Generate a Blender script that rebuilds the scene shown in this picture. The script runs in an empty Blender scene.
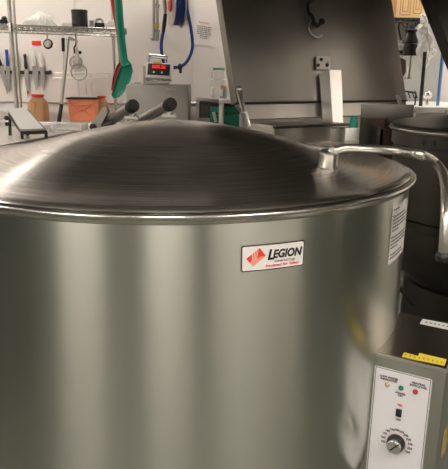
import bpy, bmesh, math, random
from mathutils import Vector, Matrix
random.seed(7)
PI = math.pi
C = bpy.context.scene.collection
sc = bpy.context.scene

# ------------------------------------------------------------------ camera
H = 1.35
FPX = 600.0
pitch, roll = math.radians(15), math.radians(.8)
FW = Vector((0, math.cos(pitch), -math.sin(pitch)))
r0 = Vector((1, 0, 0)); u0 = Vector((0, math.sin(pitch), math.cos(pitch)))
RT = r0*math.cos(roll) + u0*math.sin(roll)
UP = u0*math.cos(roll) - r0*math.sin(roll)
CAM = Vector((0, 0, H))
cd = bpy.data.cameras.new('camera'); cam = bpy.data.objects.new('camera', cd); C.objects.link(cam)
cd.sensor_fit = 'HORIZONTAL'; cd.sensor_width = 36; cd.lens = FPX/448*36
cd.clip_start = .02
M3 = Matrix((RT, UP, -FW)).transposed()
cam.matrix_world = Matrix.Translation(CAM) @ M3.to_4x4()
sc.camera = cam

def ray(x, y): return FW + RT*((x-224)/FPX) + UP*((234.5-y)/FPX)
def at(x, y, Y):                     # the point of the place seen at (x, y), Y metres away
    d = ray(x, y); return CAM + d*(Y/d.y)
def atz(x, y, z):
    d = ray(x, y); return CAM + d*((z-H)/d.z)
def atplane(x, y, p, n):
    d = ray(x, y); return CAM + d*((p-CAM).dot(n)/d.dot(n))

# ------------------------------------------------------------------ materials
def newmat(name):
    m = bpy.data.materials.new(name); m.use_nodes = True
    nt = m.node_tree; b = nt.nodes['Principled BSDF']
    return m, nt, b
def plain(name, col, rough=.5, metal=0., noise=0., scale=20., spec=.5, bump=0.):
    m, nt, b = newmat(name)
    b.inputs['Base Color'].default_value = (*col, 1)
    b.inputs['Roughness'].default_value = rough
    b.inputs['Metallic'].default_value = metal
    b.inputs['Specular IOR Level'].default_value = spec
    if noise or bump:
        tc = nt.nodes.new('ShaderNodeTexCoord'); no = nt.nodes.new('ShaderNodeTexNoise')
        no.inputs['Scale'].default_value = scale; no.inputs['Detail'].default_value = 4
        nt.links.new(tc.outputs['Object'], no.inputs['Vector'])
        if noise:
            mx = nt.nodes.new('ShaderNodeMix'); mx.data_type = 'RGBA'
            mx.inputs['A'].default_value = (*[c*(1-noise) for c in col], 1)
            mx.inputs['B'].default_value = (*[min(1, c*(1+noise)) for c in col], 1)
            nt.links.new(no.outputs['Fac'], mx.inputs['Factor'])
            nt.links.new(mx.outputs['Result'], b.inputs['Base Color'])
        if bump:
            bp = nt.nodes.new('ShaderNodeBump'); bp.inputs['Strength'].default_value = bump
            nt.links.new(no.outputs['Fac'], bp.inputs['Height']); nt.links.new(bp.outputs['Normal'], b.inputs['Normal'])
    return m
def steel(name, col=(.60, .58, .54), rough=.28, aniso=0., rot=.25, stretch=(1, 1, 1), nscale=30, rvar=.03, cvar=.05, radial=True):
    m, nt, b = newmat(name)
    b.inputs['Metallic'].default_value = 1
    tc = nt.nodes.new('ShaderNodeTexCoord'); mp = nt.nodes.new('ShaderNodeMapping')
    mp.inputs['Scale'].default_value = stretch
    no = nt.nodes.new('ShaderNodeTexNoise'); no.inputs['Scale'].default_value = nscale; no.inputs['Detail'].default_value = 5
    nt.links.new(tc.outputs['Object'], mp.inputs['Vector']); nt.links.new(mp.outputs['Vector'], no.inputs['Vector'])
    mr = nt.nodes.new('ShaderNodeMapRange')
    mr.inputs['From Min'].default_value = .15; mr.inputs['From Max'].default_value = .85
    mr.inputs['To Min'].default_value = max(.03, rough-rvar); mr.inputs['To Max'].default_value = rough+rvar
    nt.links.new(no.outputs['Fac'], mr.inputs['Value']); nt.links.new(mr.outputs['Result'], b.inputs['Roughness'])
    mx = nt.nodes.new('ShaderNodeMix'); mx.data_type = 'RGBA'
    mx.inputs['A'].default_value = (*[c*(1-cvar) for c in col], 1)
    mx.inputs['B'].default_value = (*[min(1, c*(1+cvar)) for c in col], 1)
    nt.links.new(no.outputs['Fac'], mx.inputs['Factor']); nt.links.new(mx.outputs['Result'], b.inputs['Base Color'])
    if aniso:
        b.inputs['Anisotropic'].default_value = aniso; b.inputs['Anisotropic Rotation'].default_value = rot
        tg = nt.nodes.new('ShaderNodeTangent')
        tg.direction_type = 'RADIAL'; tg.axis = 'Z'
        nt.links.new(tg.outputs['Tangent'], b.inputs['Tangent'])
    return m
def clear(name, tint=(.9, .9, .88), alpha=.25, rough=.1):
    m, nt, b = newmat(name)
    b.inputs['Base Color'].default_value = (*tint, 1); b.inputs['Roughness'].default_value = rough
    tr = nt.nodes.new('ShaderNodeBsdfTransparent'); tr.inputs['Color'].default_value = (.97, .97, .96, 1)
    mix = nt.nodes.new('ShaderNodeMixShader')
    lw = nt.nodes.new('ShaderNodeLayerWeight'); lw.inputs['Blend'].default_value = .35
    mr = nt.nodes.new('ShaderNodeMapRange'); mr.inputs['To Min'].default_value = alpha; mr.inputs['To Max'].default_value = min(1, alpha+.5)
    nt.links.new(lw.outputs['Facing'], mr.inputs['Value']); nt.links.new(mr.outputs['Result'], mix.inputs['Fac'])
    nt.links.new(tr.outputs['BSDF'], mix.inputs[1]); nt.links.new(b.outputs['BSDF'], mix.inputs[2])
    nt.links.new(mix.outputs['Shader'], nt.nodes['Material Output'].inputs['Surface'])
    return m
def emit(name, col, s):
    m, nt, b = newmat(name)
    b.inputs['Base Color'].default_value = (*col, 1)
    b.inputs['Emission Color'].default_value = (*col, 1); b.inputs['Emission Strength'].default_value = s
    return m

def lid_steel():
    # circular polish: fine concentric brush lines from a noise looked up by radius
    m = steel('polished_lid_steel', (.50, .475, .43), .24, .8, .25, nscale=6, rvar=.04, cvar=.05)
    nt = m.node_tree; b = nt.nodes['Principled BSDF']
    tc = nt.nodes.new('ShaderNodeTexCoord'); sp = nt.nodes.new('ShaderNodeSeparateXYZ')
    nt.links.new(tc.outputs['Object'], sp.inputs[0])
    cv = nt.nodes.new('ShaderNodeCombineXYZ')
    nt.links.new(sp.outputs['X'], cv.inputs['X']); nt.links.new(sp.outputs['Y'], cv.inputs['Y'])
    ln = nt.nodes.new('ShaderNodeVectorMath'); ln.operation = 'LENGTH'; nt.links.new(cv.outputs[0], ln.inputs[0])
    at2 = nt.nodes.new('ShaderNodeMath'); at2.operation = 'ARCTAN2'
    nt.links.new(sp.outputs['Y'], at2.inputs[0]); nt.links.new(sp.outputs['X'], at2.inputs[1])
    s1 = nt.nodes.new('ShaderNodeMath'); s1.operation = 'MULTIPLY'; s1.inputs[1].default_value = 260; nt.links.new(ln.outputs['Value'], s1.inputs[0])
    s2 = nt.nodes.new('ShaderNodeMath'); s2.operation = 'MULTIPLY'; s2.inputs[1].default_value = 2.2; nt.links.new(at2.outputs[0], s2.inputs[0])
    c2 = nt.nodes.new('ShaderNodeCombineXYZ'); nt.links.new(s1.outputs[0], c2.inputs['X']); nt.links.new(s2.outputs[0], c2.inputs['Y'])
    n2 = nt.nodes.new('ShaderNodeTexNoise'); n2.inputs['Scale'].default_value = 1; n2.inputs['Detail'].default_value = 3
    nt.links.new(c2.outputs[0], n2.inputs['Vector'])
    bp = nt.nodes.new('ShaderNodeBump'); bp.inputs['Strength'].default_value = .2; bp.inputs['Distance'].default_value = .002
    nt.links.new(n2.outputs['Fac'], bp.inputs['Height']); nt.links.new(bp.outputs['Normal'], b.inputs['Normal'])
    mx = nt.nodes.new('ShaderNodeMix'); mx.data_type = 'RGBA'
    mx.inputs['A'].default_value = (.34, .32, .29, 1); mx.inputs['B'].default_value = (.70, .67, .62, 1)
    mr = nt.nodes.new('ShaderNodeMapRange'); mr.inputs['From Min'].default_value = .3; mr.inputs['From Max'].default_value = .7
    nt.links.new(n2.outputs['Fac'], mr.inputs['Value']); nt.links.new(mr.outputs['Result'], mx.inputs['Factor'])
    nt.links.new(mx.outputs['Result'], b.inputs['Base Color'])
    return m

M = dict(
    lid=lid_steel(),
    jacket=steel('brushed_jacket_steel', (.66, .67, .61), .28, .92, .25, nscale=3, rvar=.0, cvar=.015),
    rim=steel('rim_steel', (.66, .64, .60), .22, nscale=60, rvar=.03),
    steel=steel('stainless_steel', (.60, .58, .54), .30, nscale=25),
    bright=steel('bright_steel', (.74, .72, .69), .33, nscale=25, cvar=.04),
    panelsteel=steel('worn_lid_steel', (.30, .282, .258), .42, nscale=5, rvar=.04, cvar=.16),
    panelmid=steel('grey_steel', (.16, .15, .135), .4, nscale=12),
    boxreflect=steel('dark_reflection_steel', (.40, .36, .31), .24, nscale=18, rvar=.0),  # browner than the box steel, darkened for what its top reflects
    dull=steel('dull_steel', (.42, .40, .37), .40, nscale=12, cvar=.12),
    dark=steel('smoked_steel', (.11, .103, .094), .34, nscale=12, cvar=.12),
    boxtop=steel('dull_box_steel', (.50, .51, .46), .36, nscale=18, cvar=.06),
    blade=steel('knife_steel', (.46, .45, .43), .35, nscale=40),
    chrome=steel('chrome', (.78, .77, .75), .16, nscale=40, rvar=.05),
    black=plain('black_plastic', (.012, .012, .012), .38),
    rubber=plain('black_rubber', (.015, .014, .013), .6),
    white=plain('white_plastic', (.80, .77, .73), .45),
    blue=plain('blue_plastic', (.015, .06, .34), .4),
    lightblue=plain('light_blue_plastic', (.09, .22, .50), .4),
    hoodgrey=plain('hood_grey_paint', (.17, .155, .135), .5),
    bandgrey=plain('dark_band_paint', (.03, .034, .026), .6),
    blockergrey=plain('blocker_grey', (.09, .095, .08), .5),
    bluehose=plain('blue_hose', (.012, .055, .30), .45),
    red=plain('red_plastic', (.55, .03, .03), .4),
    redcap=plain('red_cap', (.75, .035, .03), .4),
    green=plain('green_plastic', (.0, .27, .17), .42),
    greencap=plain('green_cap', (.02, .22, .13), .4),
    orange=plain('orange_plastic', (.92, .30, .15), .4, noise=.06, scale=9),
    tan=plain('tan_filling', (.60, .33, .15), .4, noise=.12, scale=14),
    brown=plain('dark_brown', (.06, .02, .012), .5),
    wall=plain('white_wall_panel', (.76, .705, .665), .5, noise=.03, scale=2),
    greywall=plain('grey_wall', (.40, .40, .385), .45, noise=.05, scale=3),
    ceil=plain('ceiling_tile', (.46, .445, .415), .7, noise=.05, scale=6),
    floor=plain('quarry_tile_floor', (.105, .105, .085), .5, noise=.25, scale=7),
    trim=plain('white_trim', (.70, .67, .64), .5),
    darkpaint=plain('dark_metal_paint', (.03, .03, .03), .5),
    paper=plain('paper', (.78, .73, .69), .7),
    sticker=plain('sticker_white', (.78, .75, .72), .4),
    faceplate=plain('faceplate_white', (.70, .68, .70), .38),
    ink=plain('black_ink', (.012, .011, .011), .5),
    greyink=plain('grey_ink', (.16, .15, .14), .6),
    redink=plain('red_ink', (.80, .045, .03), .45),
    palered=plain('pale_red_ink', (.85, .55, .42), .5),
    orangeink=plain('orange_ink', (.75, .22, .07), .6),
    yellow=plain('yellow_label', (.78, .60, .06), .45),
    yellowink=plain('ochre_ink', (.42, .26, .02), .5),
    yellowmottle=plain('mottled_yellow', (.42, .34, .12), .5, noise=.5, scale=90),
    clear=clear('clear_plastic', alpha=.13),
    glass=clear('clear_glass', alpha=.10, rough=.05),
    bag=clear('plastic_film', (.90, .88, .84), .45, .2),
    carton=plain('carton_yellow', (.85, .60, .30), .6, noise=.08, scale=10),
    cartonside=plain('carton_orange', (.62, .30, .13), .6),
    cartonink=plain('carton_print', (.62, .27, .10), .6),
    sheet=plain('matt_metal_sheet', (.36, .34, .31), .5),
    led_off=plain('amber_lens', (.50, .36, .17), .25),
    led_green=plain('green_lens', (.0, .13, .075), .2),
    led_red=plain('red_lens', (.33, .008, .012), .2),
    digits=emit('lit_red_digits', (1., .02, .02), .4),
    added_lamp=emit('added_light_diffuser', (1., .95, .87), 10.),
    brass=steel('brass', (.60, .42, .18), .3),
)

# ------------------------------------------------------------------ mesh helpers
class MB:
    def __init__(s): s.bm = bmesh.new()
    def box(s, c, size, rot=None, bev=0.):
        R = rot.to_4x4() if rot is not None else Matrix.Identity(4)
        r = bmesh.ops.create_cube(s.bm, size=1)
        vs = r['verts']
        bmesh.ops.scale(s.bm, vec=Vector(size), verts=vs)
        bmesh.ops.transform(s.bm, matrix=Matrix.Translation(Vector(c)) @ R, verts=vs)
        if bev:
            es = {e for v in vs for e in v.link_edges}
            bmesh.ops.bevel(s.bm, geom=list(es), offset=bev, segments=2, affect='EDGES', profile=.6)
        return s
    def tube(s, pts, r, n=12, cap=True):
        pts = [Vector(p) for p in pts]
        rs = r if isinstance(r, (list, tuple)) else [r]*len(pts)
        rings = []; prev = None
        for i, p in enumerate(pts):
            a = pts[max(i-1, 0)]; b = pts[min(i+1, len(pts)-1)]
            t = (b-a).normalized()
            if prev is None:
                up = Vector((0, 0, 1)) if abs(t.z) < .9 else Vector((1, 0, 0))
                u = t.cross(up).normalized()
            else:
                u = (prev - t*prev.dot(t)).normalized()
            prev = u; w = t.cross(u)
            rings.append([s.bm.verts.new(p + (u*math.cos(2*PI*k/n) + w*math.sin(2*PI*k/n))*rs[i]) for k in range(n)])
        for A, B in zip(rings, rings[1:]):
            for k in range(n):
                s.bm.faces.new((A[k], A[(k+1) % n], B[(k+1) % n], B[k]))
        if cap:
            s.bm.faces.new(rings[0][::-1]); s.bm.faces.new(rings[-1])
        return s
    def lathe(s, prof, c, n=48, axis=None, closed=False):
        c = Vector(c); R = Matrix.Identity(3)
        if axis is not None: R = Vector((0, 0, 1)).rotation_difference(Vector(axis)).to_matrix()
        rings = []
        for r, z in prof:
            if r < 1e-6: rings.append([s.bm.verts.new(c + R @ Vector((0, 0, z)))])
            else: rings.append([s.bm.verts.new(c + R @ Vector((r*math.cos(2*PI*k/n), r*math.sin(2*PI*k/n), z))) for k in range(n)])
        pairs = list(zip(rings, rings[1:]))
        if closed: pairs.append((rings[-1], rings[0]))
        for A, B in pairs:
            for k in range(n):
                k2 = (k+1) % n
                if len(A) == 1 and len(B) == 1: continue
                if len(A) == 1: s.bm.faces.new((A[0], B[k2], B[k]))
                elif len(B) == 1: s.bm.faces.new((A[k], A[k2], B[0]))
                else: s.bm.faces.new((A[k], A[k2], B[k2], B[k]))
        return s
    def prism(s, poly, vec):             # polygon (3-D points) pushed along vec
        vec = Vector(vec)
        a = [s.bm.verts.new(Vector(p)) for p in poly]; b = [s.bm.verts.new(Vector(p)+vec) for p in poly]
        n = len(a)
        s.bm.faces.new(a[::-1]); s.bm.faces.new(b)
        for k in range(n): s.bm.faces.new((a[k], a[(k+1) % n], b[(k+1) % n], b[k]))
        return s
    def ball(s, c, r, scale=(1, 1, 1), n=20):
        q = bmesh.ops.create_uvsphere(s.bm, u_segments=n, v_segments=n//2+2, radius=r)
        bmesh.ops.transform(s.bm, matrix=Matrix.Translation(Vector(c)) @ Matrix.Diagonal((*scale, 1)), verts=q['verts'])
        return s
    def torus(s, c, R, r, axis=(0, 0, 1), n=32, m=8, a0=0, a1=2*PI):
        q = Vector((0, 0, 1)).rotation_difference(Vector(axis)).to_matrix()
        k = max(3, int(n*(a1-a0)/(2*PI)))
        if a1-a0 > 6.28:
            prof = [(R + r*math.cos(2*PI*j/m), r*math.sin(2*PI*j/m)) for j in range(m)]
            return s.lathe(prof, c, n, axis, closed=True)
        pts = [Vector(c) + q @ Vector((R*math.cos(a0+(a1-a0)*i/k), R*math.sin(a0+(a1-a0)*i/k), 0)) for i in range(k+1)]
        return s.tube(pts, r, m)
    def build(s, name, mat, parent=None, smooth=40, bevel=0.):
        bm = s.bm
        bmesh.ops.recalc_face_normals(bm, faces=bm.faces)
        off = Vector((0, 0, 0)); p = parent
        while p is not None: off += p.location; p = p.parent
        loc = Vector((0, 0, 0))
        if parent is None:
            xs = [v.co for v in bm.verts]
            loc = Vector(((min(v.x for v in xs)+max(v.x for v in xs))/2, (min(v.y for v in xs)+max(v.y for v in xs))/2, min(v.z for v in xs)))
            off = loc
        for v in bm.verts: v.co -= off
        me = bpy.data.meshes.new(name); bm.to_mesh(me); bm.free()
        me.materials.append(mat if not isinstance(mat, str) else M[mat])
        if smooth:
            for f in me.polygons: f.use_smooth = True
            me.set_sharp_from_angle(angle=math.radians(smooth))
        o = bpy.data.objects.new(name, me); C.objects.link(o)
        o.location = loc
        if parent is not None: o.parent = parent
        if bevel:
            b = o.modifiers.new('bevel', 'BEVEL'); b.width = bevel; b.segments = 2; b.limit_method = 'ANGLE'
        return o

def tag(o, label=None, cat=None, group=None, kind=None):
    if label: o['label'] = label
    if cat: o['category'] = cat
    if group: o['group'] = group
    if kind: o['kind'] = kind
    return o
def thing(name, loc, label, cat, group=None):
    o = bpy.data.objects.new(name, None); C.objects.link(o); o.location = loc; o.empty_display_size = .05
    return tag(o, label, cat, group)
def struct(mb, name, mat, parent=None, **k):
    o = mb.build(name, mat, parent, smooth=0, **k)
    if parent is None: o['kind'] = 'structure'
    return o
def spline(pts, n=10):                   # Catmull-Rom
    P = [Vector(p) for p in pts]; P = [P[0]*2-P[1]] + P + [P[-1]*2-P[-2]]; out = []
    for i in range(1, len(P)-2):
        for k in range(n):
            t = k/n; a, b, c, d = P[i-1], P[i], P[i+1], P[i+2]
            out.append(.5*((2*b) + (c-a)*t + (2*a-5*b+4*c-d)*t*t + (3*b-a-3*c+d)*t**3))
    out.append(P[-2]); return out
def frame(x, y=None, z=None):
    x = Vector(x).normalized(); z = Vector(z).normalized() if z is not None else x.cross(Vector(y)).normalized()
    y = z.cross(x).normalized()
    return Matrix((x, y, z)).transposed()

def text_mesh(body, fn, size=1., shear=0., bold=0., sx=1., align='CENTER', dense=False):
    """lettering as flat mesh pieces; fn maps (u, v) in the text's plane to a point"""
    cu = bpy.data.curves.new('t', 'FONT'); cu.body = body; cu.size = size; cu.shear = shear; cu.offset = bold
    cu.align_x = align; cu.align_y = 'CENTER'; cu.resolution_u = 3
    o = bpy.data.objects.new('t', cu); C.objects.link(o)
    dg = bpy.context.evaluated_depsgraph_get()
    me = bpy.data.meshes.new_from_object(o.evaluated_get(dg))
    mb = MB(); mb.bm.from_mesh(me)
    bpy.data.objects.remove(o); bpy.data.curves.remove(cu); bpy.data.meshes.remove(me)
    for v in mb.bm.verts: v.co = fn(v.co.x*sx, v.co.y)
    return mb
def merge(*mbs):
    a = mbs[0]
    for b in mbs[1:]:
        me = bpy.data.meshes.new('x'); b.bm.to_mesh(me); b.bm.free(); a.bm.from_mesh(me); bpy.data.meshes.remove(me)
    return a
def grid(fn, u0, u1, v0, v1, nu, nv, corner=0.):
    """a sheet of paper-like film, fn maps (u, v) to points; rounded corners by clamping"""
    mb = MB(); V = []
    for j in range(nv+1):
        row = []
        for i in range(nu+1):
            u = u0+(u1-u0)*i/nu; v = v0+(v1-v0)*j/nv
            row.append(mb.bm.verts.new(fn(u, v)))
        V.append(row)
    for j in range(nv):
        for i in range(nu): mb.bm.faces.new((V[j][i], V[j][i+1], V[j+1][i+1], V[j+1][i]))
    return mb
def rrect(fn, u0, u1, v0, v1, r, nu=24):
    """rounded rectangle as vertical strips so that it can bend"""
    mb = MB(); cols = []
    us = sorted(set([u0+(u1-u0)*i/nu for i in range(nu+1)] + [u0+r*(1-math.cos(a*PI/12)) for a in range(7)] + [u1-r*(1-math.cos(a*PI/12)) for a in range(7)]))
    for u in us:
        d = max(0, r-(u-u0), r-(u1-u)); ins = r-math.sqrt(max(0, r*r-d*d))
        cols.append((mb.bm.verts.new(fn(u, v0+ins)), mb.bm.verts.new(fn(u, v1-ins))))
    for a, b in zip(cols, cols[1:]): mb.bm.faces.new((a[0], b[0], b[1], a[1]))
    return mb
def ring_strip(fn, u0, u1, v0, v1, w):
    mb = MB()
    for (a, b, c, d) in ((u0, u1, v0, v0+w), (u0, u1, v1-w, v1), (u0, u0+w, v0+w, v1-w), (u1-w, u1, v0+w, v1-w)):
        merge(mb, grid(fn, a, b, c, d, 16 if b-a > w*2 else 1, 1))
    return mb

# ------------------------------------------------------------------ room
WY = 5.35
XL, XR, YB, ZT = -2.7, 3.3, -2.6, 2.95
struct(MB().box(((XL+XR)/2, (WY+YB)/2, -.05), (XR-XL+.2, WY-YB+.2, .1)), 'floor', 'floor')
struct(MB().box(((XL+XR)/2, (WY+YB)/2, ZT+.05), (XR-XL+.2, WY-YB+.2, .1)), 'ceiling', 'ceil')
struct(MB().box((XL-.05, (WY+YB)/2, ZT/2), (.1, WY-YB+.2, ZT)), 'wall_left', 'wall')
struct(MB().box((XR+.05, (WY+YB)/2, ZT/2), (.1, WY-YB+.2, ZT)), 'wall_right', 'wall')
struct(MB().box(((XL+XR)/2, YB-.05, ZT/2), (XR-XL, .1, ZT)), 'wall_front', 'wall')
struct(MB().box(((XL+XR)/2, WY+.05, ZT/2), (XR-XL, .1, ZT)), 'wall_back', 'wall')
gx = at(393, 60, WY).x; gx2 = at(441, 80, WY).x
struct(MB().box(((gx+gx2)/2-.05, WY-.012, 1.4), (gx2-gx+.1, .022, 2.6)), 'wall_back_panel', 'greywall')
# vertical joints of the wall panels
for i, px in enumerate((193, 77)):
    p = at(px, 60, WY)
    struct(MB().box((p.x, WY-.004, 1.5), (.012, .008, 2.6)), 'trim_%d' % (i+1), 'trim')
# backsplash and pipe along the wall
p = at(60, 103, WY); q = at(60, 112, WY)
struct(MB().box(((XL+at(124, 104, WY).x)/2, WY-.012, (p.z+q.z)/2), (at(124, 104, WY).x-XL, .024, p.z-q.z)), 'trim_3', 'trim')
struct(MB().box(((XL+at(124, 104, WY).x)/2, WY-.016, p.z), (at(124, 104, WY).x-XL, .03, .014)), 'trim_4', 'dull')
p = at(210, 104, WY-.05)
o = MB().tube([(at(120, 106, WY-.05).x, WY-.05, p.z), (.9, WY-.05, p.z)], .022).build('wall_pipe', 'dull')
tag(o, 'grey pipe running low along the white wall behind the small table', 'pipe')

# behind the camera, unseen: dark panels and blocks added for the kettle's reflected bands
struct(MB().box((-1.18, YB+.02, 1.05), (1.25, .06, 2.1)), 'added_dark_panel_1', 'bandgrey')
struct(MB().box((1.02, YB+.02, 1.05), (.56, .06, 2.1)), 'added_dark_panel_2', 'bandgrey')
def added_blocker(x, y, w_, d_, h_, label):
    t = thing('blocker', (x, y, 0), label, 'blocker')
    MB().box((x, y, h_/2+.05), (w_, d_, h_-.1), None, .01).build('body', 'blockergrey', t, 20)
    for sx in (-1, 1):
        for sy in (-1, 1): MB().tube([(x+sx*(w_/2-.06), y+sy*(d_/2-.06), 0), (x+sx*(w_/2-.06), y+sy*(d_/2-.06), .11)], .02, 10).build('leg', 'darkpaint', t)
added_blocker(-2.30, .1, .7, 1.9, 2.4, 'unseen tall dark grey refrigerator along the left wall beside the photographer')
added_blocker(2.85, .85, .7, 2.3, 2.4, 'unseen tall dark grey refrigerator along the right wall beside the photographer')
# added ceiling panels out of view, placed for the kettle and lid reflections
k = 0
def added_lamp(x, y, sx, sy, label):
    t = thing('added_ceiling_light', (x, y, ZT), label, 'light', 'added ceiling lights')
    f = MB()
    for dx in (-1, 1): f.box((x+dx*(sx/2+.02), y, ZT-.03), (.04, sy+.08, .06))
    for dy in (-1, 1): f.box((x, y+dy*(sy/2+.02), ZT-.03), (sx, .04, .06))
    f.build('frame', 'white', t, 0)
    MB().box((x, y, ZT-.03), (sx, sy, .02)).build('diffuser', 'added_lamp', t, 0)
ADDED_LAMPS = [(-2.05, 4.5, .5, .75), (-2.2, 2.0, .5, 1.0), (-2.0, -1.2, .75, 1.5), (-.1, -1.25, .38, 1.9), (1.65, -.9, .9, 1.2), (2.7, 2.8, .6, 1.5), (1.5, 4.75, 1.2, .3), (-.3, 4.85, 1.2, .22)]
for a in ADDED_LAMPS: added_lamp(*a, 'unseen white framed light panel added on the ceiling for the reflections')
# exhaust hood above the cooking line
t = thing('exhaust_hood', (.4, 2.9, 2.2), 'wide dark steel exhaust hood above the kettles and pans', 'hood')
hm = MB()
x0, x1, y0, y1, z0 = -1.3, 1.9, 1.7, 4.2, 2.1
for c_, s_ in (((x0, (y0+y1)/2, 2.5), (.04, y1-y0, .84)), ((x1, (y0+y1)/2, 2.5), (.04, y1-y0, .84)), (((x0+x1)/2, y0, 2.5), (x1-x0, .04, .84)), (((x0+x1)/2, y1, 2.5), (x1-x0, .04, .84))):
    hm.box(c_, s_)
hm.build('canopy', 'hoodgrey', t, 0)
MB().box(((x0+x1)/2, (y0+y1)/2, 2.62), (x1-x0-.04, y1-y0-.04, .04)).build('filter_panel', 'hoodgrey', t, 0)

# ------------------------------------------------------------------ the big kettle
KC = Vector((-.128, 1.479, 0)); KR = .574; ZR = 1.126; RB = .563
kt = thing('steam_kettle', (KC.x, KC.y, 0), 'big stainless steam kettle with domed lid in the foreground', 'kettle')
KB = .22
KZ = .60
prof = [(RB, ZR-.004), (RB, ZR-.02), (RB, .95), (RB, .78), (RB, KZ)]
for i in range(1, 17):
    a = i/16*PI/2; prof.append((RB*math.cos(a) if i < 16 else 0, KZ-(KZ-KB)*math.sin(a)))
MB().lathe(prof, KC, 128).build('body', 'jacket', kt, 60)
MB().lathe([(RB-.004, ZR-.008), (RB+.0005, ZR-.008), (RB+.0035, ZR-.005), (RB+.0115, ZR+.003), (RB+.0130, ZR+.006), (RB+.0125, ZR+.009), (RB+.009, ZR+.0105), (RB+.003, ZR+.0105), (RB-.004, ZR+.009)], KC, 128, closed=True).build('rim', 'rim', kt, 80)
for a in (PI*.2, PI*.8, PI*1.5):
    x, y = KC.x+.36*math.cos(a), KC.y+.36*math.sin(a)
    MB().tube([(x, y, .42), (x, y, .03)], .035).lathe([(0, 0), (.07, 0), (.07, .02), (.03, .03), (0, .03)], (x, y, 0), 20).build('leg', 'steel', kt)
# lid: flat outer ring, then a shallow cone with a rounded crown
lid_prof = [(RB-.001, ZR+.0105), (RB+.0015, ZR+.0135), (RB-.002, ZR+.0165), (KR*.95, ZR+.0188), (KR*.90, ZR+.0205), (KR*.85, ZR+.0228), (KR*.80, ZR+.0268), (KR*.76, ZR+.0310), (KR*.72, ZR+.0360), (KR*.67, ZR+.0435)]
zt, rt = .113, .115
rA, zA = KR*.67, .0435
for i in range(1, 9):
    u = i/8; lid_prof.append((rA+(rt-rA)*u, ZR+zA+(zt-.0085-zA)*u + .004*math.sin(u*PI)))
lid_prof += [(.09, ZR+zt-.0052), (.06, ZR+zt-.0025), (.03, ZR+zt-.0007), (0, ZR+zt)]
lid = MB().lathe(lid_prof, KC, 160).build('lid', M['lid'], kt, 60)
def lid_z(r):
    P_ = sorted(lid_prof)
    for (a, za), (b, zb) in zip(P_, P_[1:]):
        if a <= r <= b and b > a: return za+(zb-za)*(r-a)/(b-a)
    return ZR
# handle socket and the long handle
d = ray(326, 168)
tt = .8
while True:
    p = CAM+d*tt
    if p.z <= lid_z((p-KC).xy.length): break
    tt += .001
S = p.copy(); S.z = lid_z((S-KC).xy.length)
rad = Vector((S.x-KC.x, S.y-KC.y, 0)).normalized(); nrm = (rad*.19+Vector((0, 0, 1))).normalized()
Sx = Vector((1, -.25, 0)).normalized()
rotS = frame(Sx, z=nrm)
S = S+Vector((.003, 0, 0))
MB().lathe([(0, -.008), (.0235, -.008), (.0235, .001), (.0205, .003), (.0200, .026), (.0212, .029), (.0212, .033), (.0185, .036), (0, .036)], S, 14, (nrm+Vector((-.12, 0, 0))).normalized()).build('handle_socket', 'steel', lid, 30)
E1 = at(443.5, 257, 1.0)
pts = [S+nrm*.03, S+nrm*.040+Vector((.005, 0, 0)), at(337, 150.5, S.y-.008), at(347, 148, S.y-.014), at(366, 149, S.y-.03), at(386, 150.2, S.y-.055), at(404, 152, S.y-.09), at(421, 155.2, S.y-.137), at(434.5, 162.3, 1.185), at(442.5, 173, 1.12), at(446, 190, 1.055), at(446, 212, 1.015), at(445, 235, 1.0), E1]
MB().tube(spline(pts, 8), [.0090+.0006*i/(len(pts)*8-8) for i in range(len(pts)*8-7)], 16).build('lid_handle', 'steel', lid, 60)
MB().lathe([(0, -.008), (.0115, -.007), (.0145, -.001), (.0138, .005), (.0098, .009), (0, .009)], E1, 20).build('grip_cap', 'black', lid)
# spring tubes of the lid hinge at the rear edge
def spring(p0, p1, y0, y1):
    a = at(*p0, y0); b = at(*p1, y1); ax = (b-a).normalized()
    tb = MB().tube([a, b], .0185, 20).build('spring_tube', 'dull', kt)
    MB().lathe([(0, -.004), (.0205, -.004), (.0225, 0), (.0225, .022), (.0205, .027), (0, .027)], b, 28, ax).build('end_cap', 'rubber', tb)
    c_ = at(p1[0]+1, p1[1]+10.5, y1+.03)
    h = MB().box(c_, (.05, .03, .012), bev=.003).box(c_+Vector((0, 0, .022)), (.018, .018, .05), bev=.003)
    h.ball(c_+Vector((-.016, -.008, .008)), .007).ball(c_+Vector((.016, -.008, .008)), .007)
    h.build('clamp', 'dull', tb)
spring((97, 130), (130.5, 107.5), 2.32, 2.13)
spring((130, 126), (168, 105.5), 2.34, 2.13)
# hinge bracket and its black bolt
B0 = 2.22
poly = [at(91, 131, B0), at(100, 127.5, B0), at(107.5, 112, B0), at(106, 107.5, B0), at(102.5, 107.5, B0), at(91, 124, B0)]
hb = MB().prism(poly, (.004, .03, 0)).build('hinge_bracket', 'dull', kt, 20)
bp_ = at(93.5, 127, B0-.004)
MB().lathe([(0, 0), (.0125, 0), (.0125, .016), (.006, .02), (0, .02)], bp_, 6, (0, -1, .1)).build('bolt', 'rubber', hb)
bp_ = at(102, 126, B0-.004)
MB().tube([bp_, at(113, 123.5, B0-.01)], [.008, .010], 10).build('pin', 'rubber', hb)

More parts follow.
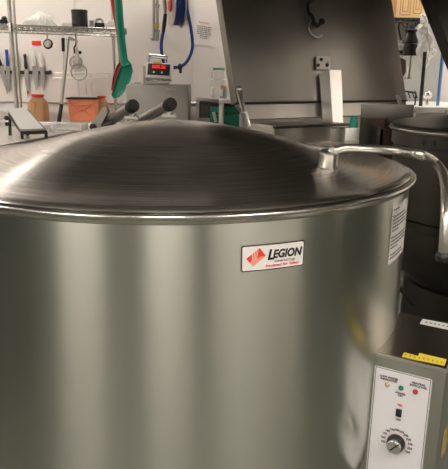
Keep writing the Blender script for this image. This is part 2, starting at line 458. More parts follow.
# points on the jacket
def jac(px, py, R=RB):
    d = ray(px, py); f = Vector((CAM.x-KC.x, CAM.y-KC.y)); dd = Vector((d.x, d.y))
    a = dd.dot(dd); b = 2*f.dot(dd); c_ = f.dot(f)-R*R
    t_ = (-b-math.sqrt(b*b-4*a*c_))/(2*a); q_ = CAM+d*t_
    return math.atan2(q_.x-KC.x, -(q_.y-KC.y)), q_.z
def onj(th0, z0, lift):
    def fn(u, v):
        th = th0+u/(RB+lift); r_ = RB+lift
        return Vector((KC.x+r_*math.sin(th), KC.y-r_*math.cos(th), z0+v))
    return fn
# maker's badge
tl, tr = jac(241, 247), jac(304.5, 238.5); bl = jac(240, 272.5); br = jac(304, 264.8)
th0 = (tl[0]+tr[0])/2; W2 = (tr[0]-tl[0])*RB/2; zt_, zb_ = (tl[1]+tr[1])/2, (bl[1]+br[1])/2
zc = (zt_+zb_)/2; H2 = (zt_-zb_)/2
bd = rrect(onj(th0, zc, .0009), -W2, W2, -H2, H2, .004).build('badge', 'ink', kt, 0); bd['label'] = 'white rectangular badge with black edge and red lettering'
rrect(onj(th0, zc, .0012), -W2+.0019, W2-.0019, -H2+.0019, H2-.0019, .003).build('badge_face', 'sticker', bd, 0)
f = onj(th0, zc, .0016); U = W2/32.; V = H2/14.     # badge is about 64 by 28 units
word = merge(text_mesh('L', lambda u, v: f((u-3.6)*U, (v+1.8)*V), 15., .2, .60, .9), text_mesh('EGION', lambda u, v: f((u+13.4)*U, (v+2.2)*V), 12., .2, .56, .80))
word.build('lettering', 'ink', bd, 0)
text_mesh('STEAM KETTLES', lambda u, v: f((u+11)*U, (v-5.3)*V), 3.0, .1, .12, 1.0).build('lettering', 'greyink', bd, 0)
text_mesh('Insulated for Safety', lambda u, v: f((u+9.)*U, (v-9.3)*V), 4.3, .1, .12, 1.05).build('lettering', 'redink', bd, 0)
# red diamond emblem with pale stripes
dl, dt, dr, db = (-27.3, .2), (-14.6, 10.6), (-8.2, 1.6), (-20.6, -8.4)
mb = MB(); mb.bm.faces.new([mb.bm.verts.new(f(a*U, b*V)) for a, b in (dl, db, dr, dt)])
mb.build('emblem', 'redink', bd, 0)
f2 = onj(th0, zc, .0019); mb = MB()
def lerp(a, b, t_): return (a[0]+(b[0]-a[0])*t_, a[1]+(b[1]-a[1])*t_)
mid = lerp(dl, dr, .58)
for i in range(4):        # stripes of the left half run from the upper edge to the lower corner
    a = lerp(dl, dt, .42+.14*i); a2 = lerp(dl, dt, .42+.14*i+.075); b = lerp(lerp(dl, db, .62), mid, .18+.2*i); b2 = lerp(lerp(dl, db, .62), mid, .18+.2*i+.12)
    mb.bm.faces.new([mb.bm.verts.new(f2(q_[0]*U, q_[1]*V)) for q_ in (a, b, b2, a2)])
for i in range(4):        # stripes of the lower right
    a = lerp(db, dl, .06+.12*i); a2 = lerp(db, dl, .06+.12*i+.065); b = lerp(dr, mid, .05+.2*i); b2 = lerp(dr, mid, .05+.2*i+.12)
    mb.bm.faces.new([mb.bm.verts.new(f2(q_[0]*U, q_[1]*V)) for q_ in (a, a2, b2, b)])
mb.build('emblem_stripes', 'palered', bd, 0)
# instruction sticker near the right edge
s1 = jac(392.5, 206.5); s2 = jac(387, 265)
sz1, sz0 = s1[1], s2[1]; sw = .125
sf = onj(s1[0], (sz1+sz0)/2, .001)
hh = (sz1-sz0)/2
stk = rrect(sf, 0, sw, -hh, hh, .002).build('instruction_sticker', 'sticker', kt, 0); stk['label'] = 'white sticker covered in small black print'
sf2 = onj(s1[0], (sz1+sz0)/2, .0016); mb = MB()
random.seed(3)
n = 15
for i in range(n):
    v = hh*.86-i*(2*hh*.9)/n
    if i in (1, 7, 12): continue
    u = .006; end = sw*(.9 if i not in (0, 6, 11) else .4)*random.uniform(.8, 1)
    while u < end:
        l = random.uniform(.004, .013); merge(mb, grid(sf2, u, min(end, u+l), v-.0016, v+.0016, 2, 1)); u += l+.0022
mb.build('printed_lines', 'ink', stk, 0)

# ------------------------------------------------------------------ control box on the kettle's right side
ZB = .80
A = Vector((.300, 1.139, ZB)); Bp = Vector((.436, 1.0585, ZB))
e = (Bp-A).normalized(); dz = Vector((0, 0, 1)); dback = dz.cross(e).normalized()   # away from the camera
if dback.y < 0: dback = -dback
wid = (Bp-A).length; dep = .245; zlo = .30
cb_rot = frame(e, z=dz)
ctr = A+e*wid/2+dback*dep/2
cb = MB().box((ctr.x, ctr.y, (ZB+zlo)/2), (wid, dep, ZB-zlo), cb_rot, .003).build('control_box', 'boxtop', kt, 30)
fn_ = -dback
MB().box(ctr+dz*.0006, (wid-.004, dep-.004, .0024), cb_rot).build('top_reflection_plate', 'boxreflect', cb, 0)  # added plate whose darker colour stands in for the dark reflection on top
def onface(lift):
    return lambda u, v: A+e*u-dz*v+fn_*lift
def fuv(px, py):
    q_ = atplane(px, py, A, fn_); return (q_-A).dot(e), -(q_.z-ZB)
fl = onface(.0008)
pl, pt = fuv(376.2, 364); pr, pt2 = fuv(431, 382.5); pbm = .30
pt = (pt+pt2)/2
# lip under the top edge
MB().box(A+e*wid/2+fn_*.001-dz*.002, (wid+.004, .004, .006), cb_rot, .001).build('top_flange', 'bright', cb)
rrect(onface(.0006), pl-.0022, pr+.0022, pt-.0022, pbm, .004).build('faceplate', 'faceplate', cb, 0)
ring_strip(onface(.001), pl, pr, pt, pbm-.003, .0012).build('border_line', 'ink', cb, 0)
def light(px, py, mat, nm):
    u, v = fuv(px, py); c_ = onface(.0008)(u, v)
    b_ = MB().lathe([(0, 0), (.0052, 0), (.0052, .002), (.0042, .0034), (.0036, .0034)], c_, 24, fn_).lathe([(.0038, .002), (.0038, .0036), (.0028, .0056), (.0012, .0065), (0, .0067)], c_, 24, fn_)
    o_ = b_.build('indicator_light', mat, cb); o_['label'] = nm; return u, v
l1 = light(387.5, 384.2, 'led_off', 'amber indicator light'); l2 = light(401.3, 387.7, 'led_green', 'green indicator light'); l3 = light(415.5, 391.5, 'led_red', 'red indicator light')
def ftext(s_, u, v, size, mat, bold=0., sx=1., ang=0.):
    F_ = onface(.0012); ca, sa = math.cos(ang), math.sin(ang)
    return text_mesh(s_, lambda a, b: F_(u+a*ca-b*sa, v-(a*sa+b*ca)), size, 0, bold, sx)
def lettering(mb, mat): return mb.build('lettering', mat, cb, 0)
u, v = fuv(389.5, 378.8)
lettering(merge(ftext('LOW WATER', u-.001, v-.0029, .0062, 0, .0003), ftext('INDICATOR', u-.001, v+.0029, .0062, 0, .0003)), 'ink')
u, v = fuv(419, 385.3)
lettering(merge(ftext('HEATING', u-.001, v-.0029, .0062, 0, .0003), ftext('INDICATOR', u-.001, v+.0029, .0062, 0, .0003)), 'ink')
u, v = fuv(400.5, 394.5)
lettering(merge(ftext('POWER', u, v-.0024, .0058, 0, .0003), ftext('ON', u, v+.0024, .0058, 0, .0003)), 'ink')
u, v = fuv(400, 405); lettering(ftext('ON', u, v, .0062, 0, .0004), 'redink')
u, v = fuv(398.3, 419.6); lettering(ftext('OFF', u, v, .0062, 0, .0003), 'ink')
u, v = fuv(399, 412.5)
sw_ = MB().box(onface(.002)(u, v), (.0115, .005, .0165), cb_rot, .0008).build('power_switch', 'black', cb, 30)
MB().box(onface(.0045)(u, v), (.0075, .004, .0125), cb_rot @ Matrix.Rotation(.16, 3, 'X'), .001).build('rocker', 'rubber', cb, 30)
u, v = fuv(396.5, 442)
kc = onface(.0008)(u, v)
MB().lathe([(0, 0), (.0185, 0), (.0190, .003), (.0172, .0135), (.0165, .0145), (0, .0145)], kc, 40, fn_).build('dial_skirt', 'black', cb, 30)
kb = MB().lathe([(0, .0142), (.0150, .0142), (.0150, .0225), (.0138, .0238), (0, .0238)], kc, 40, fn_).build('dial_knob', 'chrome', cb, 30); kb['label'] = 'silver faced dial knob'
MB().box(kc+fn_*.024+e*.002+dz*.002, (.003, .001, .024), cb_rot @ Matrix.Rotation(.7, 3, 'Y')).build('dial_pointer', 'ink', cb, 0)
nums = ['140', '150', '160', '170', '180', '190', '200', '210', '220', '230', '240', '250', '260']
nums = nums[1:]
allm = None; tick = MB(); F_ = onface(.0013)
for i, s_ in enumerate(nums):
    a = math.radians(196-i*(226/(len(nums)-1)))
    mb = ftext(s_, u+.0285*math.cos(a), v-.0285*math.sin(a), .0066, 0, .0003)
    allm = mb if allm is None else merge(allm, mb)
    for j in range(3):
        b = a-math.radians(226/(len(nums)-1))*j/3
        if i == len(nums)-1 and j: break
        q1, q2 = .0196, .0222 if j == 0 else .0210
        c1, s1_ = math.cos(b), math.sin(b); w = .00035
        tick.bm.faces.new([tick.bm.verts.new(F_(u+q*c1-k_*w*s1_, v-(q*s1_+k_*w*c1))) for q, k_ in ((q1, -1), (q2, -1), (q2, 1), (q1, 1))])
lettering(allm, 'ink')
tick.build('dial_ticks', 'orangeink', cb, 0)
# yellow warning strip and white label on the box top, mottled yellow mark on its side
def ontop(px, py, lift=.0008): q_ = atz(px, py, ZB); return Vector((q_.x, q_.y, ZB+.0018+lift))
def topquad(pts, lift):
    mb = MB(); mb.bm.faces.new([mb.bm.verts.new(ontop(*q_, lift)) for q_ in pts]); return mb
yl = topquad([(401.5, 357.8), (417, 361.5), (444.3, 367), (446.5, 360.5), (419, 354), (418, 357.2), (404, 353.4)], .0008).build('warning_label', 'yellow', cb, 0); yl['label'] = 'yellow warning label on the top edge'
mb = MB()
for i in range(9):
    px, py = 405.5+i*4.5, 356.0+i*1.08+(-.6 if i > 3 else 0)
    mb = merge(mb, topquad([(px-.9, py+.9), (px+.7, py+1.2), (px+1.0, py-.7), (px-.4, py-1.1)], .0013))
mb.build('warning_print', 'yellowink', cb, 0)
topquad([(419.5, 324.8), (470, 335.5), (471, 329), (422.5, 319.8)], .0008).build('white_label', 'sticker', cb, 0)
mb = MB()
for i in range(6):
    px, py = 425+i*4.2, 322.7+i*.85
    mb = merge(mb, topquad([(px, py+1.1), (px+2.6, py+1.5), (px+2.8, py+.4), (px+.5, py)], .0012))
mb.build('label_print', 'greyink', cb, 0)
Rn = e
def side(px, py): return atplane(px, py, Bp+Rn*.0008, Rn)
poly = [(446.5, 425), (447.5, 438), (445, 452), (442, 458), (440.5, 455), (442, 445), (443.5, 432)]
mb = MB(); mb.bm.faces.new([mb.bm.verts.new(side(*q_)) for q_ in poly]); mb.build('yellow_mark', 'yellowmottle', cb, 0)

# ------------------------------------------------------------------ second kettle, right
k2c = Vector((1.085, 2.47, 0)); R2 = .405; Z2 = 1.147
k2 = thing('steam_kettle', (k2c.x, k2c.y, 0), 'dark second kettle with its lid shut, right of the big kettle', 'kettle')
prof = [(R2-.012, Z2), (R2-.012, Z2-.06), (R2-.022, Z2-.065), (R2-.022, .80), (R2-.014, .795), (R2-.014, .765), (R2-.022, .76), (R2-.022, .70)]
for i in range(1, 13):
    a = i/12*PI/2; prof.append(((R2-.022)*math.cos(a) if i < 12 else 0, .70-.28*math.sin(a)))
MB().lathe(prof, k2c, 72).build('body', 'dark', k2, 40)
MB().torus((k2c.x, k2c.y, Z2), R2-.008, .010, n=72, m=10).build('rim', 'steel', k2, 80)
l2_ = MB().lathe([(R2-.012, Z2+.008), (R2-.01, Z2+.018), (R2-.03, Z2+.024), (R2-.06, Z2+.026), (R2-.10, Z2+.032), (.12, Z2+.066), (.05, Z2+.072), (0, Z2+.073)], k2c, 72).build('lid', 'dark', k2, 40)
for a in (-2.62, -2.5):
    c_ = k2c+Vector((math.cos(a)*(R2-.008), math.sin(a)*(R2-.008), Z2-.035))
    MB().box(c_, (.012, .014, .022), Matrix.Rotation(a, 3, 'Z'), .003).build('clip', 'darkpaint', k2)
MB().lathe([(.26, .52), (.29, .50), (.29, .0), (0, 0)], k2c, 48).build('pedestal', 'dark', k2)
MB().tube([at(400, 288, 1.95), at(413, 304, 2.0)], .008).build('strut', 'dark', k2)

# ------------------------------------------------------------------ tilting pan with its lid open
LA = at(236.5, 102, 3.12); LB = at(406.5, 103, 3.12*1.21)
LB.z = LA.z
e1 = (LB-LA); Lw = e1.length; e1.normalize()
e2 = Vector((-.16, .262, .965)).normalized(); e2 = (e2-e1*e2.dot(e1)).normalized()
ln_ = e1.cross(e2).normalized()
if ln_.y > 0: ln_ = -ln_                     # faces the camera
pan = thing('tilting_pan', (LA.x+.4, LA.y, 0), 'steel tilting pan with its tall lid standing open behind the big kettle', 'cooking pan')
Lrot = frame(e1, z=-ln_)
Lh = .80
base = LA
def onl(px, py, lift=0.):
    q_ = atplane(px, py, LA+ln_*lift, ln_); return q_
lc = base+e1*Lw/2+e2*Lh/2-ln_*.028
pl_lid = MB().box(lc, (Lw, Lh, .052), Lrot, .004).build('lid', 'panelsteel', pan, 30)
# folded edge of the lid and dark joint line
MB().box(base+e1*Lw/2-e2*.006-ln_*.01, (Lw, .008, .03), Lrot).build('joint', 'rubber', pan, 0)
lo = (LA.z-at(290, 119, 3.2).z)
MB().prism([base-e2*.01+e1*.01-ln_*.01, base-e2*.01+e1*Lw-ln_*.01, base-e2*lo+e1*Lw-ln_*.01, base-e2*lo+e1*.07-ln_*.01], -ln_*.03).build('hinge_panel', 'dull', pan, 0)
# lid stay in the left corner
a, b = onl(238.5, 90, .015), onl(248.5, 127, .03)
ax = (b-a).normalized()
MB().box((a+b)/2, ((b-a).length, .026, .012), frame(ax, z=ln_), .002).ball(a+ln_*.01, .017).ball(onl(243, 113, .03), .012).build('lid_stay', 'steel', pan, 30)
a, b = onl(397, 95, .015), onl(401.5, 106, .03)
MB().box((a+b)/2, ((b-a).length, .026, .012), frame((b-a).normalized(), z=ln_), .002).build('lid_stay', 'steel', pan, 30)
# bolted plate and bright arm
q1, q2, q3, q4 = onl(315, 57, .004), onl(329, 57, .004), onl(329, 70, .004), onl(315, 70, .004)
MB().prism([q1, q2, q3, q4], ln_*.012).build('bolt_plate', 'dull', pan, 20)
for px, py in ((321, 59.5), (318, 65.3), (327, 65.2)):
    MB().lathe([(0, 0), (.009, 0), (.009, .008), (0, .008)], onl(px, py, .016), 6, ln_).build('bolt', 'rubber', pan, 20)
a1, a2, a3, a4 = onl(329, 69, .10), onl(341.5, 69.5, .10), onl(344, 130, .10), onl(333.5, 130, .10)
MB().prism([a1, a2, a3, a4], -ln_*.085).build('hinge_arm', 'bright', pan, 20, bevel=.003)
j1 = [at(331, 128.5, 3.02), at(344.5, 128.5, 3.02), at(345, 142, 3.02), at(331, 142, 3.02)]
MB().prism(j1, (0.02, .09, 0)).build('hinge_joint', 'steel', pan, 20, bevel=.004)
# hanging ring and hook on the lid face
rc = onl(316, 28.5, .02)
MB().torus(rc, .050, .0055, ln_, 40, 8, PI*.75, PI*1.95).build('ring', 'bright', pan, 60)
hk = [onl(311.5, 0, .02), onl(308, 5, .02), onl(309, 13, .02), onl(312, 16, .03), onl(314, 22, .035), onl(317, 26, .035), onl(320, 23.5, .035), onl(322.5, 21.5, .035)]
MB().tube(spline(hk, 6), .010, 10).ball(onl(322, 21.5, .036), .017).build('hook', 'rubber', pan, 60)
# pan body: open box in front of the lid
fd = -Vector((-e1.y, e1.x, 0)).normalized()
if fd.y > 0: fd = -fd
ZP = at(290, 124.8, 3.03).z
P0 = Vector((base.x, base.y, ZP))+e1*.06+fd*.05; pw = .46; pd = .20
R_p = frame(e1, z=dz)
pb = MB(); wt = .035; hgt = .28
pb.box(P0+e1*pw/2+fd*(pd-wt/2)-dz*hgt/2, (pw, wt, hgt), R_p)
pb.box(P0+e1*pw/2+fd*(wt/2)-dz*hgt/2, (pw, wt, hgt), R_p)
for s_ in (wt/2, pw-wt/2): pb.box(P0+e1*s_+fd*pd/2-dz*hgt/2, (wt, pd-2*wt, hgt), R_p)
pb.box(P0+e1*pw/2+fd*pd/2-dz*(hgt-.01), (pw-2*wt, pd-2*wt, .02), R_p)
pbo = pb.build('pan_body', 'steel', pan, 20)
MB().box(P0+e1*pw/2+fd*(pd+.01)-dz*.006, (pw+.02, .025, .012), R_p, .003).build('front_rim', 'dark', pan, 30)
MB().box(P0+e1*pw/2+fd*(pd+.006)-dz*(.093), (pw, .016, .008), R_p, .002).build('front_trim', 'bright', pan, 30)
for s_ in (.06, pw-.06):
    c_ = P0+e1*s_+fd*pd/2
    MB().box((c_.x, c_.y, (ZP-hgt)/2), (.08, .14, ZP-hgt), R_p).build('stand', 'dull', pan, 20)

# ------------------------------------------------------------------ drip trough between pan and second kettle
tr = thing('drain_trough', (.64, 2.85, 0), 'open dark steel trough with a backsplash, left of the second kettle', 'trough')
Yf = 2.80
c1 = at(361, 119, 2.98); c2 = at(381, 129, Yf); c3 = at(381, 150, Yf)
zt2 = c2.z; xl, xr = c2.x, c2.x+.075
zb2 = at(361, 118, 2.97).z; xk = at(361, 118, 2.97).x
bx = MB()
bx.box(((xl+xr)/2, Yf+.006, zt2-.11), (xr-xl, .012, .22))
bx.prism([(xk, 2.966, zb2), (xr, 2.966, zb2), (xr, 2.966, zt2-.22), (xk, 2.966, zt2-.22)], (0, .012, 0))
bx.prism([(xr-.012, Yf+.012, zt2), (xr-.012, Yf+.012, zt2-.22), (xr-.012, 2.966, zt2-.22), (xr-.012, 2.966, zb2)], (.012, 0, 0))
bx.prism([(xl+.012, Yf+.012, zt2-.2), (xr-.012, Yf+.012, zt2-.2), (xr-.012, 2.966, zt2-.2), (xk+.012, 2.966, zt2-.2)], (0, 0, .01))
bx.build('basin', 'brown', tr, 0)
MB().prism([(xl, Yf, zt2), (xl, Yf, zt2-.22), (xk, 2.97, zt2-.22), (xk, 2.97, zb2)], (.012, 0, 0)).build('side_panel', 'panelmid', tr, 0)
g0, g1 = at(355.5, 105, 2.985), at(419, 119, 2.985)
MB().box(((g0.x+g1.x)/2, 2.99, (g0.z+g1.z)/2-.02), (g1.x-g0.x-.06, .012, g0.z-g1.z+.05), None, .003).build('backsplash', 'panelmid', tr, 20)
MB().box(((xl+xr)/2-.03, 2.885, (zt2-.22)/2), (xr-xl, .17, zt2-.22)).build('cabinet', 'dark', tr, 0)

s0 = at(345.5, 128, 2.86); s1_ = at(358.5, 141, 2.86)
st = thing('steel_box', ((s0.x+s1_.x)/2, 2.9, 0), 'small plain steel box cabinet left of the drain trough', 'cabinet')
MB().box(((s0.x+s1_.x)/2, 2.9, s0.z/2), (s1_.x-s0.x, .08, s0.z), None, .004).build('body', 'steel', st, 20)
MB().box(((s0.x+s1_.x)/2, 2.855, s1_.z), (s1_.x-s0.x+.004, .008, .012)).build('front_trim', 'bright', st, 20)
g0, g1 = at(349.5, 119.5, 2.9), at(357, 128, 2.9)
gm = MB().lathe([(0, 0), (.022, 0), (.017, .045), (.012, .05), (0, .05)], ((g0.x+g1.x)/2+.002, 2.9, s0.z), 16)
tag(gm.build('green_cup', 'green', None), 'small green plastic cup standing on the steel box cabinet', 'cup')

# ------------------------------------------------------------------ another open pan lid at the far right
t2 = thing('tilting_pan', (1.75, 3.65, 0), 'second tilting pan whose dark open lid leans in at the right edge', 'cooking pan')
a = at(472, 104, 3.45); b = at(426, -14, 3.62); up2 = (b-a); hl = up2.length; up2.normalize()
ee = Vector((.88, .47, 0)); ee = (ee-up2*ee.dot(up2)).normalized(); nn = ee.cross(up2).normalized()
if nn.y > 0: nn = -nn
MB().box(a+ee*.33+up2*hl/2-nn*.035, (.66, hl+.1, .07), frame(ee, z=-nn), .004).build('lid', 'dark', t2, 20)
MB().box((a.x+.30, a.y+.28, .62), (.55, .42, 1.05), None, .01).build('pan_body', 'dull', t2, 20)
MB().box((a.x+.30, a.y+.28, .06), (.45, .34, .12)).build('stand', 'darkpaint', t2, 20)
MB().box((a.x+.30, a.y+.24, 1.16), (.6, .06, .06)).build('hinge_rail', 'steel', t2, 20)

# ------------------------------------------------------------------ right background: white counter, shelf, blender, bag
YC = 4.25
c0 = at(417.5, 107, YC); zc_ = c0.z
ct = thing('counter', (c0.x+.6, YC+.4, 0), 'white topped counter against the grey wall at the right', 'counter')
MB().box((c0.x+.45, YC+.5, zc_-.02), (1.1+.0, 1.0, .04), None, .004).build('countertop', 'white', ct, 20)
MB().box((c0.x+.5, YC+.5, (zc_-.04)/2), (.98, .9, zc_-.04)).build('cabinet', 'bright', ct, 20)
wb0, wb1 = at(418.5, 108, 3.9), at(452, 121, 3.9)
# wall shelf with carton
YS = 4.95
h0, h1 = at(386, 15, YS), at(427, 17, YS)
sh = thing('wire_shelf', ((h0.x+h1.x)/2, YS, h1.z), 'black wire shelf holding a carton, upper right', 'shelf')
mb = MB()
zz = h1.z-.014
for k_ in range(6): mb.tube([(h0.x-.5, YS+k_*.07, zz), (h1.x+.02, YS+k_*.07, zz)], .006, 6)
for k_ in range(26): x_ = h0.x-.5+k_*(h1.x-h0.x+.52)/25; mb.tube([(x_, YS-.01, zz), (x_, YS+.36, zz)], .004, 6)
for k_ in range(2): mb.tube([(h0.x-.5, YS-.01, zz-.03*k_), (h1.x+.02, YS-.01, zz-.03*k_)], .008, 6)
for k_ in range(40):
    x_ = h0.x-.5+k_*(h1.x-h0.x+.52)/40; w_ = (h1.x-h0.x+.52)/40
    mb.tube([(x_, YS-.01, zz-.03*(k_ % 2)), (x_+w_, YS-.01, zz-.03*((k_+1) % 2))], .004, 5)
mb.build('deck', 'darkpaint', sh, 60)
mb = MB()
for x_ in (h0.x-.3, h1.x-.05): MB().prism([(x_, WY-.03, zz-.006), (x_, YS+.02, zz-.006), (x_, WY-.03, zz-.15)], (.012, 0, 0)).build('bracket', 'darkpaint', sh, 20)
f0, f1 = at(396, 14.5, YS+.04), at(424.5, 14.5, YS+.04)
cz = h1.z-.006
cr = thing('food_carton', ((f0.x+f1.x)/2, YS+.15, cz), 'yellow printed carton with an orange left side on the black wire shelf', 'carton')
yw = YS+.04
MB().box(((f0.x+f1.x)/2, yw+.12, cz+.11), (f1.x-f0.x, .24, .22)).build('box', 'carton', cr, 20)
sd = MB(); lf = at(387.5, 14, yw+.13).x
sd.prism([(f0.x, yw+.001, cz+.001), (f0.x, yw+.001, cz+.22), (lf, yw+.15, cz+.22), (lf, yw+.15, cz+.001)], (0.001, .01, 0))
sd.build('side_flap', 'cartonside', cr, 20)
mb = MB(); w_ = f1.x-f0.x
for (u0_, u1_, v0_, v1_) in ((.12, .5, .02, .17), (.2, .42, .045, .14), (.58, .88, .03, .18), (.66, .8, .06, .15)):
    fn = lambda u, v: Vector((f0.x+u, yw-.001, cz+v))
    merge(mb, ring_strip(fn, w_*u0_, w_*u1_, v0_, v1_, .007))
mb.build('printed_pattern', 'cartonink', cr, 20)
# second small shelf with stick blender
YB2 = 4.75
b0, b1 = at(398.5, 44, YB2), at(422, 50.5, YB2)
bs = thing('tool_shelf', ((b0.x+b1.x)/2, YB2, b1.z), 'small white shelf bar carrying the black stick blender', 'shelf')
MB().box(((b0.x+b1.x)/2-.02, YB2+.03, (b0.z+b1.z)/2), (b1.x-b0.x, .10, b0.z-b1.z), None, .006).build('board', 'white', bs, 20)
mb = MB(); mb.box(((b0.x+b1.x)/2-.02, YB2+.04, b1.z-.012), (b1.x-b0.x, .08, .024))
for x_ in (b0.x+.02, b1.x-.06): mb.tube([(x_, YB2+.05, b1.z-.012), (x_, WY-.02, b1.z-.012)], .012, 8)
mb.build('bracket', 'darkpaint', bs, 20)
tp = at(407.5, 23, YB2-.04); md = at(408.5, 44, YB2-.04); lw_ = at(410, 56, YB2-.04); tp_z = tp.z
sb = thing('stick_blender', (md.x, YB2-.04, lw_.z), 'black stick blender with steel shaft hanging from the small white shelf', 'blender')
hz = tp_z-md.z; hc = (md.x, YB2-.075, md.z)
MB().lathe([(0, 0), (.058, 0), (.060, .02), (.045, hz*.35), (.036, hz*.55), (.046, hz*.58), (.046, hz*.66), (.030, hz*.7), (.022, hz*.9), (.012, hz), (0, hz)], hc, 24).build('motor_housing', 'black', sb)
dn = md.z-lw_.z
MB().lathe([(0, 0), (.05, 0), (.055, dn*.5), (.05, dn*.95), (0, dn*.95)], (md.x, YB2-.10, lw_.z), 24).build('collar', 'black', sb)
bt = at(410, 80, YB2-.1)
MB().lathe([(0, 0), (.016, 0), (.034, .006), (.036, .02), (.018, .05), (.015, lw_.z-bt.z), (0, lw_.z-bt.z)], (md.x+.008, YB2-.10, bt.z), 20).build('shaft', 'steel', sb)
cdp = [at(405, 27, YB2-.08), at(401, 22, YB2-.06), at(398.5, 26, YB2-.05), at(399.5, 33, YB2-.05), at(401, 40, YB2-.05)]
MB().tube(spline(cdp, 6), .007, 8).build('cord', 'brown', sb)
# apron-like dark cloth left of the shaft
ap = [at(399, 57, 4.8), at(406, 60, 4.8), at(406, 72, 4.8), at(402.5, 78, 4.8), at(400, 74, 4.8)]
mt_ = MB().tube([at(402, 58, 4.82), at(402, 49, 4.80)], .004, 6).prism(ap, (0, .04, 0)).build('cleaning_brush', 'brown', None, 20, bevel=.008); tag(mt_, 'dark brown brush with a short yellow handle hanging beside the blender shaft', 'brush')
wk = at(401.3, 85, 4.82); wt_ = at(401.3, 74, 4.82)
MB().tube([wk, wt_], [.012, .009], 10).build('handle', 'carton', mt_)
# black pole and blue strip
p0, p1 = at(420.5, 106, 4.4), at(423.5, 71, 4.4)
tag(MB().tube([Vector((p0.x, p0.y, zc_)), p1, at(425, 52, 4.4)], .013, 10).build('black_pole', 'darkpaint', None), 'thin black pole standing on the white counter beneath the plastic bag', 'pole')
p0, p1 = at(437.5, 106, 4.5), at(443, 50, 4.5)
tag(MB().tube([Vector((p0.x, p0.y, zc_)), p1], .011, 10).build('broom_handle', 'lightblue', None), 'slim light blue handle leaning up right of the black pole', 'handle')
# plastic bag
random.seed(11)
outl = [(421, 14), (424, 11), (427, 17), (431, 36), (435, 47), (437.5, 53), (434, 57), (431, 59), (427, 66), (422, 74), (419.5, 70), (420, 58), (418, 50), (421, 44), (422, 34), (418.5, 28), (421, 22)]
cen = at(426, 45, 4.55)
mb = MB(); Lr = []
for k_, dy_ in enumerate((0, .035, .08, .10)):
    sc_ = (.55, .9, 1, .6)[k_]
    Lr.append([mb.bm.verts.new(cen+(at(*q_, 4.55)-cen)*sc_+Vector((random.uniform(-.012, .012), dy_-.05+random.uniform(-.02, .02), random.uniform(-.012, .012)))) for q_ in outl])
for A_, B_ in zip(Lr, Lr[1:]):
    for k_ in range(len(outl)): mb.bm.faces.new((A_[k_], A_[(k_+1) % len(outl)], B_[(k_+1) % len(outl)], B_[k_]))
mb.bm.faces.new(Lr[0][::-1]); mb.bm.faces.new(Lr[-1])
bmesh.ops.triangulate(mb.bm, faces=mb.bm.faces)
bmesh.ops.subdivide_edges(mb.bm, edges=mb.bm.edges, cuts=2, use_grid_fill=True)
for v_ in mb.bm.verts: v_.co += Vector((random.uniform(-1, 1), random.uniform(-1, 1), random.uniform(-1, 1)))*.006
tag(mb.build('plastic_bag', 'bag', None, 25), 'crumpled clear plastic bag hanging beside the carton', 'bag')
# tap
tpp = at(428, 95, 4.6)
tpt = thing('tap', (tpp.x, 4.6, zc_), 'small chrome tap on the counter between black pole and blue handle', 'tap')
MB().tube([(tpp.x, 4.6, zc_), (tpp.x, 4.6, tpp.z)], .014, 12).tube([tpp, tpp+Vector((-.07, -.05, -.01))], .011, 10).build('spout', 'chrome', tpt)
MB().ball(tpp, .032).build('ball_handle', 'chrome', tpt)
# small items by the counter edge
gp = at(403, 97, 4.35)
tag(MB().lathe([(0, 0), (.022, 0), (.028, .045), (.02, .05), (0, .05)], (gp.x+.01, 4.45, zc_), 14).build('green_scrubber', 'green', None), 'little green scrubber pot at the left end of the counter', 'scrubber')
rk = MB(); p0 = at(398, 90, 4.5); p1 = at(416, 93, 4.5)
rk.tube([p0, p1], .006, 8)
for px in (400, 404, 408, 412, 415): q_ = at(px, 91, 4.5); rk.tube([q_, q_+Vector((.012, -.03, -.05))], .004, 6)
rk.tube([Vector((p1.x, p1.y, p1.z)), Vector((p1.x, p1.y, zc_))], .006, 8)
tag(rk.build('hook_rack', 'rubber', None), 'short black rack with hooks standing on the white counter', 'rack')

# ------------------------------------------------------------------ left: tables
def table(name, corners, z, label, mat='steel', thick=.04, legs=True, inset=.06):
    cx = sum(c_[0] for c_ in corners)/len(corners); cy = sum(c_[1] for c_ in corners)/len(corners)
    t_ = thing(name, (cx, cy, 0), label, 'table')
    MB().prism([(x_, y_, z-thick) for x_, y_ in corners], (0, 0, thick)).build('tabletop', mat, t_, 20, bevel=.004)
    if legs:
        for x_, y_ in corners:
            dx, dy = cx-x_, cy-y_; L_ = math.hypot(dx, dy); x_ += dx/L_*inset; y_ += dy/L_*inset
            MB().tube([(x_, y_, 0), (x_, y_, z-thick)], .02, 12).build('leg', mat, t_)
    return t_
ZW = at(80, 121.5, 5.0).z
xe = at(122, 115, 4.9).x
table('wall_table', [(XL+.05, 4.90), (xe, 4.90), (xe, WY-.03), (XL+.05, WY-.03)], ZW, 'long steel table against the white wall, holding the jars and orange tub', 'bright')
ZN = ZW-.035
q1 = atz(-30, 150, ZN); q2 = atz(98, 127, ZN)
q2 = q1+(q2-q1)*.985
dl_ = Vector((-(q2-q1).y, (q2-q1).x, 0)).normalized()*1.0
if dl_.x > 0: dl_ = -dl_
cn = [(q1.x, q1.y), (q2.x, q2.y), (q2.x+dl_.x, min(4.86, q2.y+dl_.y)), (q1.x+dl_.x, q1.y+dl_.y)]
cn = [(max(XL+.05, x_), min(y_, 4.86)) for x_, y_ in cn]
table('work_table', cn, ZN, 'steel work table carrying the sloped stand, behind the big kettle at left', 'bright')

